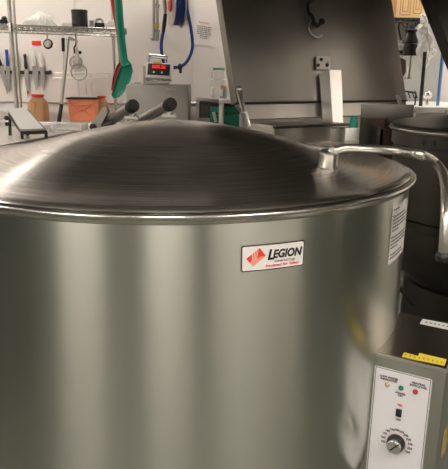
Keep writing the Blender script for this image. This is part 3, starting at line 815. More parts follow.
# sloped stainless stand (inclined plate on black legs)
pz = ZN
f0, f1 = atz(19, 139, pz), atz(43, 138, pz)
ws = thing('sloped_stand', ((f0.x+f1.x)/2, f0.y, pz), 'sloping steel plate on a black frame at the left table edge', 'stand')
Ya = f0.y
T1, T2, T3, T4 = at(20, 129.5, Ya), at(44, 128.5, Ya), at(25, 107, Ya+.22), at(7.5, 109.5, Ya+.22)
nrm_ = (T2-T1).cross(T4-T1).normalized()
if nrm_.z < 0: nrm_ = -nrm_
MB().prism([T1, T2, T3, T4], -nrm_*.014).build('sloped_plate', 'sheet', ws, 20, bevel=.003)
fr = MB()
fr.prism([T1-nrm_*.015, T2-nrm_*.015, T2-nrm_*.015+Vector((0, 0, -.022)), T1-nrm_*.015+Vector((0, 0, -.022))], (0, .02, 0))
for a_, b_ in ((T1, T4), (T2, T3)):
    fr.prism([a_-nrm_*.015, b_-nrm_*.015, Vector((b_.x, b_.y, pz+.0)), Vector((b_.x, b_.y-.02, pz)), Vector((b_.x*.93+a_.x*.07, b_.y*.93+a_.y*.07, b_.z-.05)), Vector((a_.x, a_.y+.02, a_.z-.035))], (.016, 0, 0))
for a_ in (T1, T2): fr.box((a_.x+.008, a_.y+.012, (a_.z-.02+pz)/2), (.016, .02, max(.01, a_.z-.02-pz)))
fr.build('frame', 'black', ws, 20)
kn = at(6.5, 118, Ya+.15); MB().ball(kn, .016).ball(at(7, 124, Ya+.12), .014).build('knob', 'rubber', ws)

# clear ribbed food pan
pz_ = ZN
a0, a1 = atz(48, 131, ZN), atz(90, 128.5, ZN)
tp_ = thing('food_pan', ((a0.x+a1.x)/2, a0.y+.1, ZN), 'clear ribbed plastic food pan on the work table under the orange tub', 'container')
mb = MB(); w_ = a1.x-a0.x; h_ = .05; yy = a0.y+.03
mb.box((a0.x+w_/2, yy+.1, ZN+.005), (w_*.92, .17, .006))
for k_ in (0, 1): mb.box((a0.x+w_/2, yy+.012+k_*.176, ZN+h_/2), (w_*.95, .005, h_))
for k_ in (0, 1): mb.box((a0.x+w_*.03+k_*w_*.94, yy+.1, ZN+h_/2), (.005, .176, h_))
for k_ in range(16): mb.box((a0.x+w_*.06+k_*w_*.88/15, yy+.008, ZN+h_/2), (.006, .006, h_*.95))
mb.build('tub', 'clear', tp_, 20)
mb = MB()
for k_ in (0, 1): mb.box((a0.x+w_/2, yy+k_*.2, ZN+h_), (w_, .014, .006))
for k_ in (0, 1): mb.box((a0.x+k_*w_, yy+.1, ZN+h_), (.014, .2, .006))
mb.build('rim', 'clear', tp_, 20)
a0, a1 = atz(38, 133, ZN), atz(47, 133, ZN)
mb = MB().box(((a0.x+a1.x)/2+.015, a0.y+.05, ZN+.032), (a1.x-a0.x+.05, .09, .064), None, .008)
tag(mb.build('clear_tub', 'clear', None, 30), 'small clear tub between the sloped stand and the ribbed food pan', 'container')

# gallon jars with red lids
def jar(px0, px1, pt_, pb_, Y, zb, label, cap='redcap', fill='tan', grp='red lidded jars'):
    a_, b_ = at(px0, pb_, Y), at(px1, pb_, Y); w_ = b_.x-a_.x; top = at(px0, pt_, Y).z; hh_ = top-zb
    cx = (a_.x+b_.x)/2; cy = Y+w_*.45
    t_ = thing('plastic_jar', (cx, cy, zb), label, 'jar', grp)
    hw = w_/2
    def sq(s_, z_, p_=5):
        out = []
        for k_ in range(32):
            an = 2*PI*k_/32; c_, s2 = math.cos(an), math.sin(an)
            r_ = s_/((abs(c_)**p_+abs(s2)**p_)**(1/p_)); out.append((cx+r_*c_, cy+r_*s2*.9, z_))
        return out
    mb_ = MB(); secs = [(hw*.92, 0, 6), (hw, .03, 6), (hw, .60, 6), (hw*.95, .70, 5), (hw*.80, .80, 3.5), (hw*.62, .87, 2), (hw*.62, .93, 2)]
    rg = [[mb_.bm.verts.new(q_) for q_ in sq(s_, zb+hh_*z_, p_)] for s_, z_, p_ in secs]
    for A_, B_ in zip(rg, rg[1:]):
        for k_ in range(32): mb_.bm.faces.new((A_[k_], A_[(k_+1) % 32], B_[(k_+1) % 32], B_[k_]))
    mb_.bm.faces.new(rg[0][::-1]); mb_.bm.faces.new(rg[-1])
    mb_.build('body', fill, t_, 50)
    MB().lathe([(0, hh_*.91), (hw*.70, hh_*.91), (hw*.70, hh_*.99), (hw*.66, hh_), (0, hh_)], (cx, cy, zb), 32).build('lid', cap, t_)
    return t_, cx, cy, hw, hh_
t_, cx, cy, hw, hh_ = jar(28, 45.8, 94.5, 121.5, 4.98, ZW, 'red lidded jar of tan filling standing below the row of knives')
hd = MB().tube(spline([(cx-hw*.55, cy-hw*.8, ZW+hh_*.78), (cx-hw*.1, cy-hw*.98, ZW+hh_*.66), (cx-hw*.35, cy-hw*1.0, ZW+hh_*.3)], 6), .006, 8).build('grip', 'tan', t_)
jar(95, 107.5, 96, 121.5, 5.12, ZW, 'red lidded jar of tan filling half hidden behind the orange tub')
# orange tub
Yt = 4.96
a0, a1, a2, a3 = at(66.5, 98.5, Yt), at(95.3, 97.5, Yt), at(94, 121, Yt), at(69, 121, Yt)
ot = thing('plastic_tub', ((a0.x+a1.x)/2, Yt+.07, ZW), 'orange plastic tub with dark rim between the two red lidded jars', 'tub')
mb = MB(); zt3 = a0.z
tw, bw = (a1.x-a0.x)/2, (a2.x-a3.x)/2; cx = (a0.x+a1.x)/2
rows = [(bw, 0, .05), (bw*1.02, .02, .055), (tw*.985, .96, .07), (tw*.985, 1, .07)]
rg = []
for hw_, z_, dp in rows:
    rg.append([mb.bm.verts.new((cx+sx*hw_, Yt+.08+sy*dp, ZW+(zt3-ZW)*z_)) for sx, sy in ((-1, -1), (1, -1), (1, 1), (-1, 1))])
for A_, B_ in zip(rg, rg[1:]):
    for k_ in range(4): mb.bm.faces.new((A_[k_], A_[(k_+1) % 4], B_[(k_+1) % 4], B_[k_]))
mb.bm.faces.new(rg[0][::-1])
mb.build('body', 'orange', ot, 20, bevel=.004)
mb = MB()
for sx in (-1, 1): mb.box((cx+sx*tw, Yt+.08, zt3), (.014, .16, .012))
for sy in (-1, 1): mb.box((cx, Yt+.08+sy*.076, zt3), (tw*2+.014, .014, .012))
mb.build('rim', 'rubber', ot, 20)
cr_ = MB()
def fp(u_, v_): hw_ = bw+(tw-bw)*v_; return Vector((cx+u_*hw_, Yt+.03-.021*v_-.004, ZW+(zt3-ZW)*v_))
for path in ([(-.9, .92), (-.45, .6), (0, .5), (.45, .6), (.9, .92)], [(-.9, .08), (-.5, .32), (0, .5), (.5, .32), (.9, .08)], [(-.8, .72), (-.3, .68), (.3, .7), (.85, .74)]):
    cr_.tube(spline([fp(*q_) for q_ in path], 6), .0035, 6)
cr_.build('embossed_ribs', 'orange', ot, 60)
MB().ball(fp(0, .48), .006).build('stud', 'red', ot)

# ------------------------------------------------------------------ wire overshelf
ZS = 1.69
s0, s1 = atz(-8, 24.3, ZS), atz(123, 31.0, ZS)
k_ = 4.86/s1.y
ex = Vector((s1.x-s0.x, (s1.y-s0.y), 0)); 
SY0, SY1 = 4.62, 4.92
s0 = at(-8, 24.0, SY0); s1 = at(123, 31.0, SY1)
ZS = (s0.z+s1.z)/2
s0.z = s1.z = ZS
ex = (s1-s0); SL = ex.length; ex.normalize(); ey = Vector((-ex.y, ex.x, 0))
SD = .34
ws = thing('wire_shelf', ((s0.x+s1.x)/2, (s0.y+s1.y)/2, 0), 'chrome wire shelf on posts above the wall table, holding bag and canister', 'shelf')
mb = MB()
for j in range(7): mb.tube([s0+ey*SD*j/6, s1+ey*SD*j/6], .0045, 6)
for j in range(56): mb.tube([s0+ex*SL*j/55+dz*.004, s0+ex*SL*j/55+ey*SD+dz*.004], .0026, 5)
mb.build('wire_deck', 'steel', ws, 60)
for nm, o_ in (('front_truss', Vector((0, 0, 0))), ('rear_truss', ey*SD)):
    mb = MB()
    mb.tube([s0+o_+dz*.006, s1+o_+dz*.006], .006, 8).tube([s0+o_-dz*.030, s1+o_-dz*.030], .006, 8)
    nz = 44
    for j in range(nz): mb.tube([s0+o_+ex*SL*j/nz-dz*(.030*(j % 2)), s0+o_+ex*SL*(j+1)/nz-dz*(.030*((j+1) % 2))], .0038, 6)
    mb.build(nm, 'chrome', ws, 60)
def post(px, py, off, name='post', rr=.0125):
    q_ = atplane(px, py, s0+ey*off, ey); 
    q_ = s0+ey*off+ex*(q_-(s0+ey*off)).dot(ex)
    o_ = MB().tube([(q_.x, q_.y, ZW+.001 if q_.y > 4.88 else ZN+.001), (q_.x, q_.y, 2.25)], rr, 14).build(name, 'steel', ws)
    MB().lathe([(0, -.035), (rr*1.7, -.035), (rr*1.5, .03), (0, .03)], (q_.x, q_.y, ZS-.01), 16).build('collar', 'chrome', o_)
    return q_
post(11, 30, -.0, rr=.016)
post(16.5, 45, .20, rr=.009)
post(113.5, 45, .22)
MB().box(s1+ex*.012-dz*.012, (.03, .05, .05), frame(ex, z=dz), .006).build('end_clip', 'dull', ws)
def onshelf(px, off=.1):                # point of the deck below pixel column px, `off` behind the front edge
    b_ = s0+ey*off; q_ = atplane(px, 26, b_, ey); q_ = b_+ex*(q_-b_).dot(ex); q_.z = ZS+.0085; return q_
# items on it
p = onshelf(80, .14); q = onshelf(88, .14); hgt_ = at(80, 10, p.y).z-p.z; rr = (q-p).length
cn_ = thing('canister', p, 'black canister on the wire shelf', 'canister')
MB().lathe([(0, 0), (rr*.98, 0), (rr, .01), (rr, hgt_*.86), (rr*.98, hgt_*.87), (0, hgt_*.87)], p, 32).build('body', 'black', cn_)
MB().lathe([(0, hgt_*.87), (rr*1.03, hgt_*.87), (rr*1.03, hgt_*.98), (rr*.98, hgt_), (0, hgt_)], p, 32).build('lid', 'rubber', cn_)
p = onshelf(91.5, .07); tag(MB().box(p+dz*.028, (.032, .04, .056), frame(ex, z=dz), .004).build('steel_tin', 'dull', None), 'small grey tin right of the black canister on the wire shelf', 'tin')
p = onshelf(99.5, .1); gg = thing('tape_dispenser', p, 'dark tape dispenser between the grey tin and folded cloth', 'dispenser')
MB().box(p+dz*.022, (.075, .05, .044), frame(ex, z=dz), .01).build('base', 'rubber', gg)
MB().torus(p+dz*.045, .028, .010, ey, 24, 8).build('roll', 'dull', gg)
p = onshelf(111.5, .09); tag(MB().box(p+dz*.026, (.09, .12, .052), frame(ex, z=dz), .016).box(p+dz*.058+ex*.006, (.07, .10, .014), frame(ex, z=dz), .006).build('folded_cloth', 'white', None), 'folded white cloth at the right end of the wire shelf', 'cloth')
p = onshelf(2, .1); tag(MB().box(p+dz*.02, (.09, .08, .04), frame(ex, z=dz), .012).ball(p+dz*.045+ex*.02, .022).build('black_tool', 'black', None), 'black tool lying at the far left of the wire shelf', 'tool')
# clear bag
random.seed(5)
p0, p1 = onshelf(24, .16), onshelf(58, .16); bw_ = (p1-p0).length
mb = MB(); n1, n2 = 22, 10; rows = []
for i in range(n1+1):
    u_ = i/n1; hb_ = .105*(math.sin(PI*min(1, u_*1.05))**.55 if 0 < u_ < .95 else .12)*(.55+.55*u_)+.012
    row = []
    for j in range(n2+1):
        a_ = PI*j/n2
        row.append(mb.bm.verts.new(p0+ex*bw_*u_+ey*(-.09*math.cos(a_))+dz*(hb_*math.sin(a_)**.7+.001)+Vector((random.uniform(-1, 1), random.uniform(-1, 1), 0))*.008+dz*abs(random.gauss(0, .008))))
    rows.append(row)
for A_, B_ in zip(rows, rows[1:]):
    for j in range(n2): mb.bm.faces.new((A_[j], B_[j], B_[j+1], A_[j+1]))
tag(mb.build('plastic_bag', 'bag', None, 25), 'crumpled clear plastic bag lying on the wire shelf', 'bag')
p0, p1 = onshelf(61, .10), onshelf(71.5, .10)
tag(MB().box((p0+p1)/2+dz*.016, ((p1-p0).length, .14, .032), frame(ex, z=dz), .008).build('paper_stack', 'paper', None), 'low pale paper stack between the plastic bag and black canister', 'paper')

# hanging utensils: hooks on the shelf's front rail, rods to the wall
YU = 4.98
def hang(px, py, Y=None): return at(px, py, Y or YU)
# round scoop
sp_ = thing('skimmer_ladle', hang(48, 43), 'small round steel ladle with dark bowl, hanging left under the wire shelf', 'ladle', None)
c_ = hang(48, 44)
MB().lathe([(.030, 0), (.026, .012), (.012, .024), (0, .026)], c_, 24, (0, -1, .15)).build('bowl_back', 'bright', sp_)
MB().torus(c_+Vector((0, .001, 0)), .033, .006, (0, -1, .15), 32, 8).build('bowl_rim', 'rubber', sp_)
MB().tube(spline([hang(47.5, 40), hang(47, 33), hang(48, 29), hang(51, 28)], 5), .006, 8).build('handle', 'dull', sp_)
rk = MB().tube([hang(47, 31, 4.97), hang(58, 30.5, 4.97)], .0045, 8)
for px in (48, 52, 57): rk.tube([hang(px, 31, 4.97), hang(px, 35.5, 4.94)], .003, 6)
rk.tube([hang(50, 30.8, 4.97), hang(50, 28.2, 4.97)], .004, 6)
tag(rk.build('hook_bar', 'dull', None), 'short hook bar under the wire shelf left of the black handle', 'hooks')
# black handled knife-like turner
tn = thing('turner', hang(63.3, 40), 'thin turner with a black handle hanging under the wire shelf', 'turner')
MB().tube([hang(63.2, 51.5), hang(63, 38)], [.012, .014], 10).build('handle', 'black', tn)
MB().tube([hang(63, 38), hang(62.6, 30)], .004, 8).build('hook', 'chrome', tn)
MB().tube([hang(63.4, 51), hang(63.2, 70)], .0045, 8).build('shaft', 'bright', tn)
# long leaning paddle with black grip
pd_ = thing('stirring_paddle', hang(60, 120, 4.9), 'long steel stirring rod with black grip leaning from shelf to table', 'paddle')
a_, b_ = at(68, 38, 4.90), at(61.5, 104, 4.86)
MB().tube([a_, b_], [.017, .012], 12).build('rod', 'steel', pd_)
b2 = Vector((at(59, 121, 4.93).x, 4.93, ZW+.001)); 
MB().tube([b_, b2], [.015, .017], 12).build('grip', 'black', pd_)
MB().tube([at(68.5, 38, 4.90), at(78, 41.5, 4.9)], [.016, .006], 8).build('crossbar', 'dull', pd_)
# strainers
def strainer(px, py, r_, hx, hy, label):
    s_ = thing('strainer', hang(px, py), label, 'strainer')
    c_ = hang(px, py)
    MB().torus(c_, r_, .0042, (0, -1, .1), 32, 8).build('rim', 'dull', s_)
    m_ = MB(); 
    for j in range(-5, 6):
        w2 = math.sqrt(max(0, 1-(j/6)**2))*r_
        m_.tube([c_+Vector((j/6*r_, .006, -w2)), c_+Vector((j/6*r_, .02, 0)), c_+Vector((j/6*r_, .006, w2))], .0016, 4)
        m_.tube([c_+Vector((-w2, .006, j/6*r_)), c_+Vector((0, .02, j/6*r_)), c_+Vector((w2, .006, j/6*r_))], .0016, 4)
    o_ = m_.build('mesh', 'chrome', s_, 60)
    MB().tube(spline([c_+Vector((0, -.004, r_)), hang((px+hx)/2, (py+hy)/2-1, YU-.012), hang(hx, hy, YU)], 5), .009, 8).build('handle', 'bright', s_)
strainer(76, 62.5, .050, 76.5, 47, 'upper of two round wire strainers hanging under the wire shelf')
YU = 4.86
strainer(79, 72, .062, 77.5, 50, 'lower and larger of two round wire strainers under the wire shelf')
YU = 4.98
mb = MB().tube([hang(75.8, 28.5), hang(75.8, 45)], .0045, 8).tube(spline([hang(75.8, 45), hang(74, 48), hang(75, 52), hang(78, 53)], 5), .006, 8).ball(hang(80, 52.5), .013).ball(hang(75, 52.5), .010)
tag(mb.build('hanging_hook', 'rubber', None), 'black hook hanging from the shelf above the two strainers', 'hook')
for px, y0_, y1_, nm in ((86.3, 83, 95, 'left'), (91.8, 83, 95, 'right')):
    m_ = MB().tube([at(px-.6, y0_, 5.2), at(px, y1_, 5.2)], [.004, .006], 8).torus(at(px-.6, y0_-1.2, 5.2), .009, .003, (0, -1, 0), 16, 6)
    tag(m_.build('skewer', 'bright', None), '%s of two thin steel skewers on the white wall above the orange tub' % nm, 'skewer', 'skewers on the wall')
# small wire rail on the wall
mb = MB()
for yy_ in (73, 78): mb.tube([at(52, yy_, WY-.05), at(110, yy_, WY-.05)], .004, 8)
for px in (53, 72, 91, 109): mb.tube([at(px, 73, WY-.05), at(px, 78, WY-.05)], .004, 6).tube([at(px, 75.5, WY-.05), at(px, 75.5, WY-.002)], .004, 6)
tag(mb.build('wall_rail', 'bright', None, 60), 'thin pale wire rail on the wall behind the strainers', 'rail')

# knives on a magnetic strip
Yk = WY-.02
a_, b_ = at(-20, 72.3, Yk), at(49.5, 72.3, Yk)
sx_ = thing('knife_strip', ((a_.x+b_.x)/2, Yk, a_.z), 'black magnetic strip on the wall holding the knives', 'knife rack')
MB().box(((a_.x+b_.x)/2, Yk+.006, (a_.z+b_.z)/2), (b_.x-a_.x, .024, .028), None, .003).build('bar', 'rubber', sx_)
MB().box((b_.x+.006, Yk+.004, b_.z), (.016, .03, .034), None, .004).build('end_cap', 'black', sx_)
def knife(top, tip, hb, w, mat, label, tilt=0):
    Y = Yk-.0075
    a_, t_, h_ = at(*hb, Y), at(*tip, Y), at(*top, Y)
    k_ = thing('kitchen_knife', t_, label, 'knife', 'knives on the magnetic strip')
    ax = (t_-a_).normalized(); sd_ = ax.cross(Vector((0, 1, 0))).normalized(); L_ = (t_-a_).length
    pr_ = [a_+sd_*w*.5, a_-sd_*w*.5, a_-sd_*w*.5+ax*L_*.35, t_-sd_*w*.12, t_+sd_*w*.05, a_+sd_*w*.46+ax*L_*.55]
    MB().prism(pr_, (0, .004, 0)).build('blade', 'blade', k_, 20)
    if mat:
        hx = (a_-h_).length; u_ = (h_-a_).normalized()
        MB().tube([a_+Vector((0, .002, 0)), a_+u_*hx*.2, a_+u_*hx*.6, a_+u_*hx*.9, h_], [.012, .0135, .0115, .014, .010], 12).build('handle', mat, k_)
    return k_
knife((-4, 52), (7.5, 94), (1, 66), .038, 'black', 'large knife with grey blade at the left end of the magnetic strip')
knife((6.3, 49.5), (9, 92), (7.5, 66), .036, 'blue', 'blue handled knife on the magnetic strip')
knife((16.5, 52), (18.2, 87), (17.2, 66), .034, 'bright', 'steel handled knife behind the shelf post on the magnetic strip')
kk = knife((24.7, 54), (28, 97), (26, 69), .036, 'black', 'black handled knife with a red tag at its tip on the magnetic strip')
MB().box(at(28.2, 92.5, Yk-.022), (.020, .006, .026), None, .004).build('tag', 'red', kk)
knife((32, 50), (36.3, 90), (35, 66), .050, 'white', 'white handled knife with the widest blade on the magnetic strip')
knife((40.3, 52), (43.5, 91), (42.3, 67), .040, 'white', 'white handled knife at the right end of the magnetic strip')
c_ = at(36.5, 43, WY-.0028)
tag(MB().box(c_, (.078, .006, .036), None, .002).build('red_sticker', 'redcap', None), 'small plain red sticker on the wall above the knives', 'sticker')

# ------------------------------------------------------------------ red and green paddles
def shovel(hpts, blade, Y, mat, label, r_=.016, inner=None):
    hp = [at(*q_, Y) for q_ in hpts]
    s_ = thing('paddle_shovel', hp[-1], label, 'shovel')
    MB().tube(spline(hp, 6), r_, 12).build('handle', mat, s_)
    bl_ = [at(*q_, Y) for q_ in blade]
    cen_ = sum(bl_, Vector())/len(bl_)
    mb_ = MB(); n_ = len(bl_)
    A_ = [mb_.bm.verts.new(q_+Vector((0, -.015, 0))) for q_ in bl_]
    D_ = [mb_.bm.verts.new(q_+Vector((0, .012, 0))) for q_ in bl_]
    I_ = [mb_.bm.verts.new(cen_+(q_-cen_)*.68+Vector((0, .006, 0))) for q_ in bl_]
    for k_ in range(n_):
        k2_ = (k_+1) % n_
        mb_.bm.faces.new((A_[k_], A_[k2_], D_[k2_], D_[k_])); mb_.bm.faces.new((A_[k_], I_[k_], I_[k2_], A_[k2_]))
    mb_.bm.faces.new(I_); mb_.bm.faces.new(D_[::-1])
    mb_.build('blade', mat, s_, 30, bevel=.003)
    return s_
shovel([(117, -22), (119, 10), (121, 35), (124, 60), (126, 66)], [(122.5, 60), (127, 58.5), (131.5, 64), (133, 71), (130.5, 80), (124, 92), (119, 97.5), (113.5, 98), (111.5, 95), (116, 80), (120.5, 68)], 4.76, 'green', 'green plastic paddle shovel hanging at the end of the wire shelf', .030)
shovel([(109.5, -22), (114, 5), (118.5, 30), (121.5, 58), (121, 63)], [(122, 58), (124, 63), (121, 72), (116, 84), (112.8, 91), (111.3, 90), (113, 78), (117, 66)], 4.84, 'red', 'red plastic paddle shovel hanging behind the green one', .022)

# ------------------------------------------------------------------ bench scale on a steel cabinet
YSc = 4.55
c0, c1 = at(126, 87, YSc), at(188.5, 87, YSc)
sc_t = thing('steel_cabinet', ((c0.x+c1.x)/2, YSc+.2, 0), 'brushed steel cabinet below the digital scale', 'cabinet')
ww = c1.x-c0.x
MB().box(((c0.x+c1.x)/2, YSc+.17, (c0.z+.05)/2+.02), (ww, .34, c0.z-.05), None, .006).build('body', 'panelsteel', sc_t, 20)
MB().box(((c0.x+c1.x)/2, YSc+.17, .03), (ww-.06, .28, .06)).build('plinth', 'darkpaint', sc_t, 20)
MB().box(at(171, 90, YSc-.006), (.07, .01, .018), None, .003).build('handle', 'dull', sc_t, 20)
topz = at(157, 85.5, YSc).z
cz_top = (c0.z-.05)+.02+.0
cab_top = (c0.z+.05)/2+.02+(c0.z-.05)/2
ds = thing('digital_scale', (at(157, 80, YSc+.12).x, YSc+.12, cab_top), 'digital scale with red lit readout on top of the steel cabinet', 'scale')
MB().prism([at(132, 85.6, YSc+.02), at(143, 85.6, YSc+.02), at(140, 82.5, YSc+.02), at(135, 82.5, YSc+.02)], (0, .03, 0)).build('clip', 'chrome', ds, 20)
for px in (149, 166.5):
    q_ = at(px, 80, YSc+.10); MB().tube([(q_.x, q_.y, cab_top), (q_.x, q_.y, at(px, 55, YSc+.10).z)], .012, 12).build('post', 'chrome', ds)
q0, q1 = at(149, 55.5, YSc+.10), at(166.5, 57.5, YSc+.10)
MB().tube([q0, q1], .016, 12).build('top_bar', 'chrome', ds)
for px in (152, 163): q_ = at(px, 82, YSc+.05); MB().tube([(q_.x, q_.y, cab_top), (q_.x, q_.y, at(px, 76, YSc+.05).z)], .014, 10).build('neck', 'dull', ds)
MB().box((at(157.5, 84, YSc+.08).x, YSc+.08, cab_top+.012), (.17, .12, .024), None, .004).build('foot', 'dull', ds)
q_ = at(145.5, 75, YSc+.06); MB().box(q_, (.03, .04, .13), None, .005).build('side_bracket', 'dull', ds)
# indicator head, tipped back and turned a little
hc = at(159.5, 71.8, YSc-.02)
Rh = Matrix.Rotation(math.radians(-4), 3, 'Z') @ Matrix.Rotation(math.radians(-16), 3, 'X') @ Matrix.Rotation(math.radians(2.5), 3, 'Y')
hd = MB().box(hc, (.190, .07, .115), Rh, .008).build('indicator_head', 'white', ds, 30)
def oh(u_, v_, l_=.0): return hc+Rh @ Vector((u_, -.0355-l_, v_))
MB().box(oh(0, .006), (.162, .004, .082), Rh, .002).build('face', 'darkpaint', hd, 20)
MB().box(oh(0, .024, .002), (.125, .004, .032), Rh).build('display', 'brown', hd, 20)
mb = text_mesh('0:05.36', lambda u_, v_: oh(u_, .024+v_, .005), .034, 0, .0015, 1.0)
mb.build('digits', 'digits', hd, 0)
for u_ in (-.034, .026): MB().box(oh(u_, -.015, .003), (.014, .004, .014), Rh).build('button', 'white', hd, 20)
MB().box(oh(-.01, .053, .0), (.06, .006, .012), Rh).build('yellow_tag', 'yellow', hd, 20)

# ------------------------------------------------------------------ hose reel on the wall
YR_ = 4.85
rc = at(177, 5, YR_); axr = Vector((math.cos(math.radians(17)), math.sin(math.radians(17)), 0))
hr = thing('hose_reel', (rc.x, rc.y, rc.z), 'steel hose reel with coiled blue hose on the wall above the scale', 'reel')
Rr = .165
for s_, mt in ((-.045, 'steel'), (.035, 'dull')):
    MB().lathe([(0, -.004), (Rr*.97, -.004), (Rr, 0), (Rr*.97, .004), (0, .004)], rc+axr*s_, 40, axr).build('flange', mt, hr, 30)
mb = MB()
for j in range(4):
    for i in range(3): mb.torus(rc+axr*(-.032+.018*j), Rr*(.60+.13*i)-.004, .0105, axr, 36, 8)
mb.build('hose_coil', 'bluehose', hr, 60)
MB().lathe([(0, -.06), (.05, -.06), (.05, .05), (0, .05)], rc, 20, axr).build('hub', 'red', hr)
MB().box((rc.x, (YR_+WY)/2+.06, rc.z+.03), (.05, WY-YR_-.13, .05)).box((rc.x, WY-.012, rc.z+.03), (.12, .02, .2)).build('wall_bracket', 'dull', hr, 20)
hp = [at(186.2, -4, YR_-.03), at(187.5, 10, YR_-.03), at(190.3, 25, YR_-.02), at(192.3, 40, YR_-.02), at(192, 50, YR_-.02), at(188.5, 59, YR_-.02), at(183.5, 65, YR_-.02), at(177, 67.3, YR_-.02), at(170, 67, YR_-.02), at(165, 64, YR_), at(162.5, 58, YR_), at(161.2, 47, YR_), at(162, 38, YR_), at(163.5, 31, YR_)]
MB().tube(spline(hp, 8), .0125, 10).build('hose', 'bluehose', hr, 60)
ny = YR_
MB().tube([at(163.3, 32, ny), at(164.3, 24, ny), at(165.3, 14, ny)], [.013, .016, .014], 12).build('spray_grip', 'black', hr)
MB().tube([at(165.2, 15, ny), at(165, 8, ny), at(163.5, -6, ny)], [.010, .016, .013], 12).build('spray_head', 'dull', hr)
c_ = at(180, 67, YR_-.02)
MB().ball(c_, .024, (.8, .8, 1.1)).box(c_+Vector((.004, 0, -.022)), (.02, .03, .05), None, .004).build('hose_stop', 'black', hr)

# hanging rods left of the reel
hrd = thing('pipe_pair', at(156, 38, 5.2), 'pair of thin steel pipes with a brass valve, left of the hose reel', 'pipe')
for px in (153.7, 157.3):
    MB().tube([at(px, -20, 5.22), at(px+.2, 39.5, 5.22)], .011, 10).build('pipe', 'dull', hrd)
MB().box(at(155.3, 39.5, 5.21), (.06, .03, .018), None, .003).tube([at(152.5, 39.5, 5.2), at(150.8, 38.6, 5.17)], .008, 8).build('foot_bar', 'dull', hrd)
MB().lathe([(0, -.022), (.018, -.02), (.022, 0), (.018, .02), (0, .022)], at(156.8, 25.5, 5.19), 14).build('valve', 'brass', hrd)
for yy_ in (4, 30): 
    q_ = at(155.5, yy_, 5.22); MB().box((q_.x, (5.22+WY)/2, q_.z), (.05, WY-5.22+.002, .012)).build('clamp', 'dull', hrd)

# paper notice
Yn = WY-.003
n0, n1, n2, n3 = at(194.5, 14.5, Yn), at(214, 17.3, Yn), at(214, 46.5, Yn), at(194.5, 44.5, Yn)
nt_ = thing('paper_notice', ((n0.x+n1.x)/2, Yn, n3.z), 'printed paper notice taped to the white wall beside the hose', 'notice')
MB().prism([n0, n1, n2, n3], (0, -.002, 0)).build('sheet', 'paper', nt_, 0)
nu = (n1-n0).normalized(); nv = (n3-n0).normalized(); nw = (n1-n0).length; nh = (n3-n0).length
def onn(u_, v_): return n0+nu*u_+nv*v_+Vector((0, -.004, 0))
text_mesh('Reminder', lambda a_, b_: onn(nw*.5+a_, nh*.23-b_), nh*.10, 0, .0003, .9).build('heading', 'orangeink', nt_, 0)
mb = MB(); random.seed(9)
for i in range(7):
    v_ = nh*(.36+.063*i); ind = nw*(.14 if i < 5 else .28); u_ = ind; end = nw-ind
    while u_ < end-.004:
        l_ = min(random.uniform(.008, .022), end-u_); merge(mb, grid(onn, u_, u_+l_, v_-.0032, v_+.0032, 1, 1)); u_ += l_+.005
mb.build('printed_lines', 'greyink', nt_, 0)
MB().box(at(195.5, 44.5, Yn-.004), (.03, .002, .008)).build('tape', 'white', nt_, 0)

# ------------------------------------------------------------------ small side table with jars, crate under it
YT = 4.55
t0, t1 = at(196, 97, YT+.35), at(229, 101, YT)
zt4 = at(226, 99.3, YT).z
stt = thing('side_table', (t0.x+.2, YT+.2, 0), 'small steel side table left of the open pan lid', 'table')
xb = at(246, 103, YT).x
MB().prism([(at(195.8, 97, YT+.42).x, YT+.42, zt4-.03), (at(219, 101, YT).x, YT, zt4-.03), (xb, YT, zt4-.03), (xb, YT+.42, zt4-.03)], (0, 0, .03)).build('tabletop', 'bright', stt, 20, bevel=.003)
for px, yy_, rr in ((197.8, YT+.38, .013), (221.5, YT+.03, .019), (242, YT+.03, .018), (242, YT+.38, .015)):
    q_ = at(px, 108, yy_); MB().box((q_.x, yy_, (zt4-.03)/2), (rr*2, rr*2, zt4-.03), None, .003).build('leg', 'dull', stt, 20)
MB().box(((at(199, 103, YT+.38).x+xb)/2, YT+.395, zt4-.10), (xb-at(199, 103, YT+.38).x, .012, .13)).build('rear_apron', 'dark', stt, 20)
jy = YT+.24
a_, b_ = at(211, 98, jy), at(226, 98, jy); hw = (b_.x-a_.x)/2; jt = at(218, 68, jy).z-zt4
cx = (a_.x+b_.x)/2
gj = thing('plastic_jar', (cx, jy, zt4), 'empty clear jar with a green lid on the small side table', 'jar')
MB().lathe([(0, .002), (hw*.95, .002), (hw, .01), (hw, jt*.30), (hw*.97, jt*.33), (hw, jt*.36), (hw, jt*.78), (hw*.85, jt*.88), (hw*.74, jt*.93), (hw*.74, jt*.95)], (cx, jy, zt4), 36).build('body', 'clear', gj)
MB().lathe([(0, jt*.94), (hw*.80, jt*.94), (hw*.80, jt*.99), (hw*.76, jt), (0, jt)], (cx, jy, zt4), 36).build('lid', 'greencap', gj)
MB().torus((cx, jy, zt4+jt*.34), hw*.99, .004, n=36, m=6).torus((cx, jy, zt4+jt*.62), hw*.99, .004, n=36, m=6).build('ribs', 'bag', gj)
jy2 = YT+.10
a_, b_ = at(220, 98, jy2), at(226.8, 98, jy2); hw = (b_.x-a_.x)/2; jt = at(223, 85.5, jy2).z-zt4; cx = (a_.x+b_.x)/2
sj = thing('spice_jar', (cx, jy2, zt4), 'little dark spice jar with orange lid in front of the clear jar', 'jar')
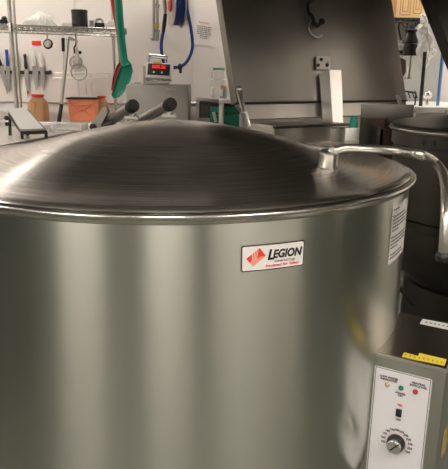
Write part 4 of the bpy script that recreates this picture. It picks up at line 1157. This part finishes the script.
MB().lathe([(0, .001), (hw*.95, .001), (hw, .006), (hw, jt*.8), (hw*.85, jt*.86), (0, jt*.86)], (cx, jy2, zt4), 24).build('body', 'dull', sj)
MB().lathe([(0, jt*.84), (hw*.92, jt*.84), (hw*.92, jt), (0, jt)], (cx, jy2, zt4), 24).build('lid', 'cartonside', sj)
fnl = lambda u_, v_: Vector((cx+(hw+.001)*math.sin(u_), jy2-(hw+.001)*math.cos(u_), zt4+v_))
grid(fnl, -1.3, -.2, jt*.2, jt*.7, 8, 1).build('paper_label', 'sticker', sj, 0)
# crate
gy = YT+.12; ga, gb = at(211, 115, gy), at(240, 115, gy)
gz1 = at(230, 107, gy).z; gz0 = gz1-.30
gc = thing('plastic_crate', ((ga.x+gb.x)/2, gy+.1, gz0), 'green plastic crate on the shelf under the small side table', 'crate')
mb = MB(); gw = gb.x-ga.x
for k_ in range(5): mb.box(((ga.x+gb.x)/2, gy, gz1-.02-.065*k_), (gw, .012, .038))
for k_ in range(8): mb.box((ga.x+gw*k_/7, gy, (gz0+gz1)/2), (.014, .014, gz1-gz0))
mb.build('front_lattice', 'green', gc, 20)
MB().box(((ga.x+gb.x)/2, gy+.12, (gz0+gz1)/2-.03), (gw*.97, .2, gz1-gz0-.08)).build('bin', 'greencap', gc, 20)
MB().box(((ga.x+xb)/2, YT+.2, gz0-.016), (xb-ga.x+.06, .36, .03)).build('undershelf', 'steel', stt, 20)
tl_ = MB().tube([at(213.5, 112, gy-.03), at(216, 122, gy-.03)], .012, 8)
tag(tl_.build('white_handle', 'white', None), 'short white handle leaning on the green crate', 'handle')

# ------------------------------------------------------------------ view
sc.view_settings.view_transform = 'Standard'; sc.view_settings.look = 'None'
sc.view_settings.gamma = 1; sc.view_settings.exposure = 1.0
sc.view_settings.use_curve_mapping = False
w = bpy.data.worlds.new('world'); sc.world = w; w.use_nodes = True
w.node_tree.nodes['Background'].inputs[0].default_value = (.9, .85, .8, 1); w.node_tree.nodes['Background'].inputs[1].default_value = .05
sc.cycles.max_bounces = 8
